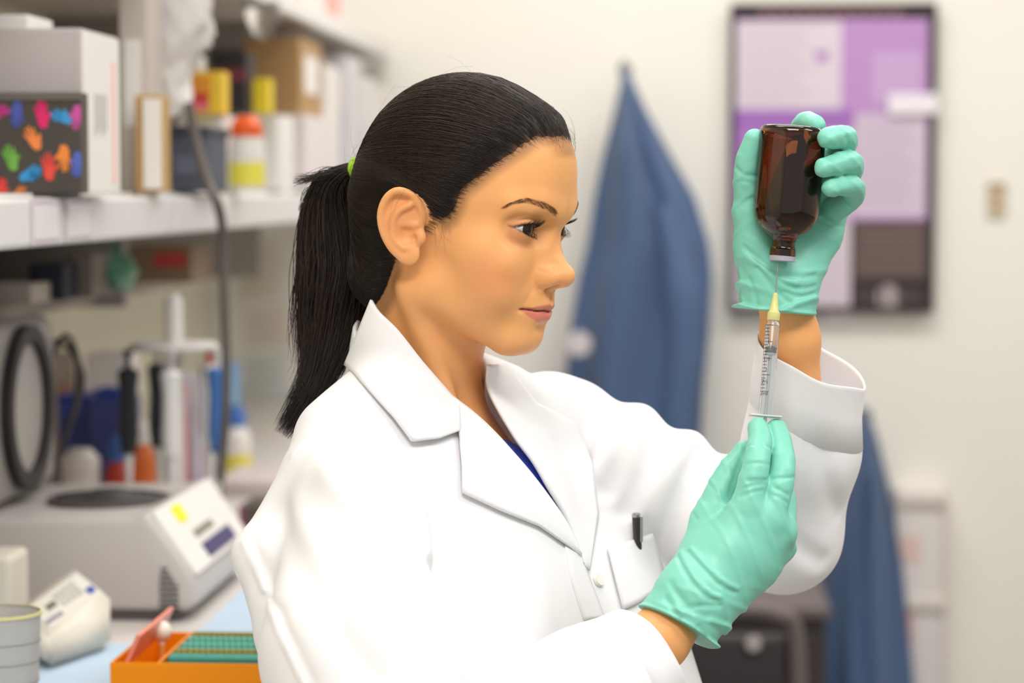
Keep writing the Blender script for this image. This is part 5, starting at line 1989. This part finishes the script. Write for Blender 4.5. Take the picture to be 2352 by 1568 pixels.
        lathe('handle', [(0, 0.095), (0.010, 0.095), (0.013, 0.12), (0.011, 0.17), (0.014, 0.20), (0.009, 0.205), (0, 0.205)], (0, 0, 0), (0, 0, 1), flat('ph_%d' % k, *c1, 0.35), pt, 20)
        lathe('button', [(0, 0.205), (0.004, 0.205), (0.004, 0.222), (0.007, 0.223), (0.007, 0.229), (0, 0.229)], (0, 0, 0), (0, 0, 1), flat('pb_%d' % k, *c2, 0.35), pt, 16)
    # cup of serological tubes
    c = on_v(446, 1080, 3.32)
    t = thing('tube_cup', 'pale plastic cup of upright tubes right of the pipette stand', 'cup', c[0], 3.32, BENCH)
    lathe('cup', [(0, 0.002), (0.026, 0.002), (0.029, 0.06), (0.027, 0.06), (0.024, 0.005), (0, 0.005)], (0, 0, 0), (0, 0, 1), flat('cupp', 222, 216, 220, 0.3), t, 28)
    for k, cc in enumerate([(236, 228, 236), (232, 170, 176), (214, 214, 236), (238, 232, 226), (226, 120, 110), (222, 222, 240)]):
        a_ = k * 1.05
        x, y = 0.014 * math.cos(a_), 0.014 * math.sin(a_)
        lathe('tube', [(0, 0.006), (0.0045, 0.008), (0.0045, 0.17 + 0.012 * (k % 3)), (0.0055, 0.172 + 0.012 * (k % 3)), (0.0055, 0.185 + 0.012 * (k % 3)), (0, 0.186 + 0.012 * (k % 3))], (x, y, 0), (x * 1.6, y * 1.6, 0.19), flat('tubec_%d' % k, *cc, 0.3), t, 14)
    # bottles and boxes at the back of the bench
    jar('squeeze_bottle', 'white squeeze bottle with blue cap and yellow label near the coat sleeve', 'bottle', 540, 930, 1092, 72, 3.92, flat('pwhite', 0, 0, 0), flat('pblue', 66, 110, 186, 0.4),
        base=BENCH, capf=0.3, neck=0.62, lab=flat('lab_yellow2', 226, 212, 84), labr=(0.02, 0.4))
    jar('reagent_bottle', 'blue capped clear bottle left of the white squeeze bottle', 'bottle', 478, 930, 1085, 62, 3.95, flat('pclear', 196, 204, 216, 0.2), flat('pblue', 0, 0, 0),
        base=BENCH, capf=0.28, neck=0.7)
    jar('reagent_bottle', 'orange reagent bottle standing next to the blue rack', 'bottle', 322, 965, 1090, 74, 3.25, flat('orangeb', 232, 116, 44, 0.25), flat('pwhite', 0, 0, 0), base=BENCH, capf=0.2, neck=0.6)
    jar('reagent_bottle', 'small red reagent bottle behind the centrifuge', 'bottle', 268, 1000, 1092, 60, 3.22, flat('redb', 200, 70, 56, 0.3), flat('pblue', 0, 0, 0), base=BENCH, capf=0.25, neck=0.6)
    jar('jar', 'white lidded jar on the bench behind the centrifuge lid', 'jar', 185, 1030, 1098, 90, 3.2, flat('jarw', 228, 220, 212, 0.4), flat('jarw', 0, 0, 0), base=BENCH, capf=0.25, neck=0.9)
    t, w, h, d = carton('tube_rack', 'dark blue plastic tube rack behind the centrifuge', 'rack', 205, 915, 292, 1092, 3.34, 0.09, flat('rack_blue', 62, 72, 132, 0.4), base=BENCH, lid=False)
    for i in range(4):
        for j in range(2):
            lathe('tube_cap', [(0, 0.012), (0.005, 0.012), (0.006, 0.009), (0.006, 0.0)], (-w * 0.36 + i * w * 0.24, -0.02 + j * 0.04, h), (-w * 0.36 + i * w * 0.24, -0.02 + j * 0.04, h + 1), flat('cap_blue', 40, 66, 170, 0.35), t, 12)
    t, w, h, d = carton('tip_box', 'bright blue pipette tip box beside the cables', 'box', 132, 925, 214, 1098, 3.42, 0.08, flat('tip_blue', 70, 84, 168, 0.4), base=BENCH, lid=False)
    box('cover', (-w / 2 - 0.001, -d / 2 - 0.001, h), (w / 2 + 0.001, d / 2 + 0.001, h + 0.012), flat('tip_blue2', 46, 70, 176, 0.3), t, 0.002)
    t, w, h, d = carton('carton', 'white carton with a pink end standing behind the blue racks', 'box', 196, 816, 292, 1000, 3.62, 0.09, flat('cw5', 236, 230, 226), base=BENCH)
    patch(t, 'pink_label', w * 0.28, h * 0.45, w * 0.5, h * 0.75, -d / 2, flat('pinklab', 224, 110, 120))
    t, w, h, d = carton('carton', 'white and orange patterned carton left of the blue tip box', 'box', 108, 812, 172, 1000, 3.7, 0.06, flat('cw6', 228, 212, 202), base=BENCH)
    patch(t, 'orange_print', -w * 0.1, h * 0.35, w * 0.45, h * 0.75, -d / 2, flat('orgp', 236, 150, 120))
    t, w, h, d = carton('carton', 'blue and green carton behind the pipette stand', 'box', 470, 840, 532, 1000, 4.15, 0.08, flat('cbluegreen', 110, 160, 208), base=BENCH)
    patch(t, 'green_label', w * 0.1, h * 0.45, w * 0.5, h * 0.8, -d / 2, flat('greenlab', 176, 200, 84))
    t, w, h, d = carton('instrument_tray', 'shallow pinkish grey tray on the bench near the sleeve', 'tray', 500, 1108, 650, 1150, 3.60, 0.2, flat('tray_pink', 202, 188, 186, 0.4), base=BENCH, lid=False)
    box('rim', (-w / 2 - 0.004, -d / 2 - 0.004, h - 0.004), (w / 2 + 0.004, d / 2 + 0.004, h + 0.002), flat('tray_rim', 214, 202, 200, 0.4), t, 0.001)
    t, w, h, d = carton('power_supply', 'dark box at the bench edge beside the coat back', 'box', 552, 1160, 620, 1240, 3.2, 0.1, flat('darkbox', 84, 76, 70, 0.5), base=BENCH, lid=False)
    box('magenta_tag', (-w * 0.55, -d / 2 - 0.001, h * 0.3), (-w * 0.4, -d / 2, h * 1.0), flat('magenta', 150, 60, 100), t, 0)
    # papers pinned to the side wall and the long cable
    for k, (a0, a1, b0, b1, cc, lb) in enumerate([(548, 640, 555, 690, (222, 216, 202), 'faded notice on the back wall below the shelf end'), (560, 655, 700, 800, (226, 214, 204), 'pale pink notice on the back wall under the faded one'),
                                                  (560, 660, 810, 910, (218, 220, 220), 'light grey notice low on the back wall beside the ponytail')]):
        p0, p1 = on_v(a0, b0, BACK), on_v(a1, b1, BACK)
        t = thing('notice', lb, 'paper', p0[0], BACK, p1[2])
        w_, h_ = p1[0] - p0[0], p0[2] - p1[2]
        box('sheet', (0, -0.002, 0), (w_, -0.0005, h_), flat('notice_%d' % k, *cc), t, 0)
        for i in range(5):
            box('text_line', (w_ * 0.1, -0.0025, h_ * (0.15 + 0.15 * i)), (w_ * (0.6 + 0.3 * ((i * 7) % 3) / 3), -0.002, h_ * (0.18 + 0.15 * i)), flat('ntext', 176, 172, 150), t, 0)
    c = [W(*on_v(x, y, v)) for x, y, v in [(432, 236, 2.98), (452, 330, 2.98), (478, 420, 2.96), (500, 470, 2.94), (512, 540, 3.0), (516, 700, 3.0), (520, 860, 3.0), (515, 1000, 3.02), (498, 1180, 3.15)]]
    o = pipe('extension_cord', c, 0.0062, flat('cord_dark', 96, 90, 84, 0.5), None, 60)
    tag(o, 'dark cord hanging from the shelf down to the bench', 'cord')


def build_right_side():
    # framed poster
    v = BACK - 0.03
    a = on_v(1682, 13, v)
    b = on_v(2140, 713, v)
    w, h = b[0] - a[0], a[2] - b[2]
    t = thing('poster', 'framed purple and black scientific poster on the back wall', 'poster', a[0], v, b[2])
    blk = flat('poster_black', 50, 40, 44, 0.25)
    box('backing', (0, 0.0, 0), (w, 0.03, h), blk, t, 0.001)
    X = lambda px: (px - 1682) / 458 * w
    Z = lambda py: (713 - py) / 700 * h

    def pr(name, x0, y0, x1, y1, c, lay=1, **k):
        return box(name, (X(x0), -0.0008 * lay, Z(y1)), (X(x1), 0.0002, Z(y0)), flat('poster_%d_%d_%d' % c, *[int(q * 0.93) for q in c], 0.35), t, 0)
    pr('field', 1690, 45, 2128, 506, (196, 150, 210))
    pr('field', 1690, 506, 1955, 708, (222, 208, 222))
    pr('text_panel', 1692, 50, 1930, 250, (228, 216, 228), 2)
    pr('text_panel', 1962, 262, 2122, 498, (222, 204, 224), 2)
    pr('text_panel', 1768, 300, 1955, 498, (224, 208, 226), 2)
    pr('text_panel', 2000, 120, 2112, 240, (208, 172, 220), 2)
    pr('text_panel', 1962, 510, 2132, 640, (96, 80, 78), 2)
    pr('band', 1690, 252, 1960, 298, (168, 112, 196), 2)
    pr('band', 1690, 298, 1766, 500, (178, 124, 202), 2)
    pr('spot', 1872, 118, 1900, 140, (180, 124, 200), 3)
    for i in range(11):
        pr('heading_letter', 1745 + i * 30, 22, 1765 + i * 30, 38, (150, 110, 118), 2)
    for i in range(13):
        pr('text_line', 1706, 62 + i * 14, 1880 - (i * 37 % 50), 65 + i * 14, (206, 190, 210), 3)
        pr('text_line', 1974, 275 + i * 16, 2112 - (i * 29 % 40), 279 + i * 16, (200, 178, 206), 3)
    for i in range(8):
        pr('text_line', 1972, 524 + i * 14, 2122, 529 + i * 14, (136, 114, 108), 3)
    for i in range(9):
        if i not in (4,):
            pr('footer_mark', 1974 + i * 17, 662, 1982 + i * 17, 700, (92, 82, 82), 2)
    lathe('seal', [(0, 0.0012), (0.026, 0.0012), (0.026, 0.0)], (X(2042), 0, Z(682)), (X(2042), -1, Z(682)), flat('seal', 170, 158, 160, 0.4), t, 28)
    for lo, hi in [((-0.004, -0.006, -0.004), (w + 0.004, 0.0, 0.008)), ((-0.004, -0.006, h - 0.006), (w + 0.004, 0.0, h + 0.004)), ((-0.004, -0.006, 0.008), (0.008, 0.0, h - 0.006)), ((w - 0.012, -0.006, 0.008), (w + 0.004, 0.0, h - 0.006))]:
        box('frame', lo, hi, flat('frame_black', 44, 36, 38, 0.3), t, 0.001)
    # white card sticking out over the edge, and one below
    t = thing('paper_card', 'blank white card tucked over the right edge of the poster', 'card', on_v(2040, 262, v - 0.012)[0], v - 0.012, on_v(2040, 262, v - 0.012)[2])
    box('card', (0, 0, 0), ((2150 - 2040) / FPX * BACK, 0.002, 46 / FPX * BACK), flat('card_white', 232, 226, 234, 0.4), t, 0.0006)
    t = thing('paper_card', 'small white card fixed under the poster', 'card', on_v(1890, 748, BACK - 0.012)[0], BACK - 0.012, on_v(1890, 748, BACK - 0.012)[2])
    box('card', (0, 0, 0), (62 / FPX * BACK, 0.011, 56 / FPX * BACK), flat('card_white2', 236, 228, 232, 0.4), t, 0.001)
    # switch
    c = on_v(2288, 458, BACK)
    t = thing('light_switch', 'cream switch plate on the wall right of the poster', 'switch', c[0], BACK, c[2])
    box('plate', (-0.020, -0.008, -0.038), (0.020, 0.0, 0.038), flat('switch_cream', 206, 190, 164, 0.4), t, 0.003)
    box('rocker', (-0.009, -0.013, -0.018), (0.009, -0.006, 0.018), flat('switch_rocker', 186, 164, 136, 0.4), t, 0.002)
    box('dark_band', (-0.018, -0.0088, 0.022), (0.018, -0.0078, 0.034), flat('switch_band', 150, 134, 116, 0.4), t, 0)
    # hanging blue coats
    bl = mat('blue_cloth', srgb(84, 105, 141), rough=0.85, spec=0.15, noise=0.08, nscale=12, sheen=0.1)

    def garment(label, rows, v, depth, seed):
        hk = on_v(rows[0][0], rows[0][2], v)
        t = thing('lab_coat', label, 'coat', hk[0], v, hk[2], group='blue coats on the wall hooks')
        ys = np.array([r[2] for r in rows], float)
        n, mrows = 96, 60
        V = []
        for j in range(mrows):
            y = ys[0] + (ys[-1] - ys[0]) * j / (mrows - 1)
            xa = np.interp(y, ys, [r[0] for r in rows])
            xb = np.interp(y, ys, [r[1] for r in rows])
            pa, pb = on_v(xa, y, v), on_v(xb, y, v)
            k = min(1.0, (j / 9.0)) ** 0.7
            for i in range(n):
                w = 2 * math.pi * i / n
                fo = 1 + k * (0.26 * math.sin(6 * w + seed + 0.02 * j) + 0.12 * math.sin(11 * w + 2 * seed - 0.03 * j))
                V.append(((pa[0] + pb[0]) / 2 - hk[0] + (pb[0] - pa[0]) / 2 * math.cos(w) * (1 + 0.03 * math.sin(9 * w + j * 0.1)), (depth * math.sin(w) * fo * (0.35 + 0.65 * k) if math.sin(w) > 0 else -depth * 1.9 * (1 - abs(math.cos(w) + 0.25) / (1.25 if math.cos(w) > -0.25 else 0.75)) * (0.4 + 0.6 * k) - depth * 0.28 * abs(math.sin(w)) * (fo - 1) * 4), pa[2] - hk[2]))
        F = np.array([(j * n + i, j * n + (i + 1) % n, (j + 1) * n + (i + 1) % n, (j + 1) * n + i) for j in range(mrows - 1) for i in range(n)])
        body_ = mesh_obj('body', V, F[:, ::-1], bl, t)
        # hanging loop and the sleeve down the front
        pipe('hanger_loop', [(0, 0.0, -0.01), (-0.006, -0.004, 0.012), (0.0, 0.01, 0.022), (0.006, -0.004, 0.012), (0, 0, -0.01)], 0.0025, bl, t, 24)
        return t, hk
    t1, hk = garment('tall blue lab coat hanging from a hook beside the poster', [(1430, 1446, 168), (1412, 1482, 250), (1384, 1540, 360), (1364, 1592, 450), (1350, 1626, 560), (1330, 1632, 640), (1312, 1626, 760), (1300, 1614, 900), (1300, 1606, 1100), (1310, 1600, 1300)], BACK - 0.13, 0.07, 0.4)
    # sleeve of that coat
    sl = [np.array(on_v(x, y, BACK - 0.19)) - np.array([hk[0], BACK - 0.13, hk[2]]) for x, y in [(1520, 470), (1560, 640), (1570, 800), (1556, 960), (1552, 1080)]]
    sv, sf = tubes(smooth_path(sl, 30)[None], np.interp(np.linspace(0, 1, 30), [0, 0.3, 1], [0.02, 0.042, 0.034])[None], 20)
    mesh_obj('sleeve', sv, sf, bl, t1)
    t2, hk2 = garment('lower blue lab coat hanging right of the raised white sleeve', [(1978, 1000, 956), (1952, 2012, 990), (1930, 2034, 1080), (1905, 2050, 1180), (1880, 2070, 1290), (1862, 2084, 1420), (1850, 2100, 1568), (1840, 2116, 1760)][:0] or
                      [(1976, 1998, 956), (1958, 2014, 1000), (1935, 2036, 1090), (1908, 2054, 1190), (1884, 2070, 1290), (1864, 2084, 1420), (1852, 2100, 1568), (1842, 2112, 1760)], BACK - 0.12, 0.07, 2.2)
    for k, (x, y) in enumerate(((1438, 160), (1987, 950))):
        c = on_v(x, y, BACK)
        t = thing('wall_hook', ('steel hook holding up the tall blue coat', 'steel hook holding up the lower blue coat')[k], 'hook', c[0], BACK, c[2])
        pipe('hook_arm', [(0, 0, 0), (0, -0.06, 0.0), (0, -0.125, -0.004), (0, -0.135, 0.014)], 0.004, mat('steel', (0, 0, 0)), t, 20)
        lathe('hook_plate', [(0, 0), (0.014, 0), (0.014, 0.004), (0, 0.004)], (0, 0, 0), (0, -1, 0), mat('steel', (0, 0, 0)), t, 20)
    # pale round knob by the coat's left edge
    c = on_v(1330, 790, BACK - 0.24)
    t = thing('name_badge', 'pale round badge clipped to the left edge of the tall blue coat', 'badge', c[0], BACK - 0.24, c[2])
    lathe('disc', [(0, 0), (0.024, 0), (0.026, 0.003), (0.024, 0.006), (0, 0.006)], (0, 0, 0), (0, -1, 0), flat('badge_pink', 206, 198, 204, 0.4), t, 28)
    box('clip', (-0.005, 0.0, 0.015), (0.005, 0.03, 0.03), mat('steel', (0, 0, 0)), t, 0.001)
    # wall rack with papers at lower right
    v = BACK - 0.09
    a, b = on_v(2060, 1128, v), on_v(2172, 1640, v)
    w, h = b[0] - a[0], a[2] - b[2]
    t = thing('wall_file_holder', 'white wall file holder with papers and an orange folder', 'holder', a[0], v, b[2])
    acr = flat('holder_white', 232, 224, 218, 0.3)
    box('back_plate', (0, 0.010, 0), (w, 0.09, h), acr, t, 0.003)
    for z0 in (h * 0.0, h * 0.46, h * 0.93):
        box('tray', (0, 0.0, z0), (w, 0.010, z0 + 0.012), acr, t, 0.002)
        box('tray_lip', (0, 0.0, z0), (w, 0.005, z0 + 0.035), acr, t, 0.002)
    for x in (0, w - 0.005):
        box('side_plate', (x, 0.0, 0), (x + 0.005, 0.010, h), acr, t, 0.001)
    for k, (x0, z0, z1, c, nm) in enumerate([(0.012, h * 0.52, h * 0.90, (226, 220, 218), 'papers'), (0.010, h * 0.04, h * 0.44, (222, 216, 216), 'papers')]):
        box(nm, (x0, 0.004, z0), (w - 0.012, 0.010, z1), flat('hp_%d' % k, *c), t, 0.001)
    box('orange_folder', (0.004, 0.0015, h * 0.16), (0.034, 0.004, h * 0.46), flat('orange_folder', 230, 140, 100), t, 0.001)
    box('pink_label', (0.006, 0.0025, h * 0.68), (0.05, 0.004, h * 0.80), flat('pink_lab', 226, 196, 188), t, 0)
    # dark chair in the middle distance
    c = on_v(1668, 1568, 3.6)
    t = thing('office_chair', 'black office chair with low arched back behind the near glove', 'chair', c[0], 3.6, 0.0)
    zr = on_v(1715, 1390, 3.6)[2]
    wch = 0.10
    dark = flat('chair_black', 46, 40, 42, 0.5)
    dk2 = flat('chair_rail', 104, 94, 94, 0.45)
    pts = [(-0.13, 0, zr - 0.34), (-0.125, 0, zr - 0.06), (-0.09, -0.01, zr - 0.012), (0.0, -0.015, zr - 0.004), (0.075, -0.01, zr - 0.012), (0.105, 0, zr - 0.06), (0.11, 0, zr - 0.34)]
    pipe('back_rail', pts, 0.013, dk2, t, 40, 12)
    bm = bmesh.new()
    box_bm(bm, (-0.112, 0.0, zr - 0.36), (0.095, 0.03, zr - 0.045), 0.012, 3)
    bm_obj('back_pad', bm, dark, t, True)
    bm = bmesh.new()
    box_bm(bm, (-0.22, -0.38, 0.44), (0.21, 0.04, 0.50), 0.022, 3)
    bm_obj('seat', bm, dark, t, True)
    lathe('gas_column', [(0, 0.1), (0.025, 0.1), (0.025, 0.44), (0, 0.44)], (0, -0.17, 0), (0, -0.17, 1), dk2, t, 16)
    for s_ in (-1, 1):
        pipe('back_strut', [(0.09 * s_, 0.02, 0.49), (0.09 * s_, 0.05, 0.6), (0.09 * s_, 0.03, zr - 0.3)], 0.011, dk2, t, 16, 8)
    for k in range(5):
        a_ = 2 * math.pi * k / 5
        pipe('leg', [(0, -0.17, 0.11), (0.15 * math.cos(a_), -0.17 + 0.15 * math.sin(a_), 0.09), (0.27 * math.cos(a_), -0.17 + 0.27 * math.sin(a_), 0.07)], 0.014, dark, t, 12, 8)
        lathe('caster', [(0, -0.012), (0.028, -0.012), (0.028, 0.012), (0, 0.012)], (0.27 * math.cos(a_), -0.17 + 0.27 * math.sin(a_), 0.0285), (0.27 * math.cos(a_) + math.sin(a_), -0.17 + 0.27 * math.sin(a_) - math.cos(a_), 0.0285), dark, t, 16)
    lathe('glint_knob', [(0, 0), (0.011, 0), (0.013, 0.006), (0.011, 0.012), (0, 0.012)], (0.04, -0.005, zr - 0.055), (0.04, -1, zr - 0.055), flat('knob', 176, 168, 166, 0.25), t, 24)  # pale disc added to stand in for a blurred bright highlight
    # dark cabinet behind the chair
    c = on_v(1650, 1440, 4.6)
    t = thing('equipment_cabinet', 'low black equipment cabinet against the back wall behind the chair', 'cabinet', c[0], 4.75, 0.0)
    box('body', (-0.27, -0.2, 0.05), (0.20, 0.2, c[2] + 0.03), dark, t, 0.006)
    for k in range(2):
        box('door', (-0.265 + k * 0.232, -0.206, 0.08), (-0.037 + k * 0.232, -0.2, c[2]), flat('cab_door', 58, 50, 50, 0.4), t, 0.002)
    box('top_rail', (-0.28, -0.21, c[2] + 0.03), (0.21, 0.21, c[2] + 0.05), dk2, t, 0.003)
    for x in (-0.25, 0.17):
        box('foot', (x, -0.18, 0), (x + 0.02, 0.18, 0.05), dark, t, 0)
# ================================================================== build
build_room()
build_shelf_things()
build_bench_things()
build_right_side()
build_person_head()
build_gloves()
build_coat()
build_lower()
build_bottle()
build_syringe()
build_pen()
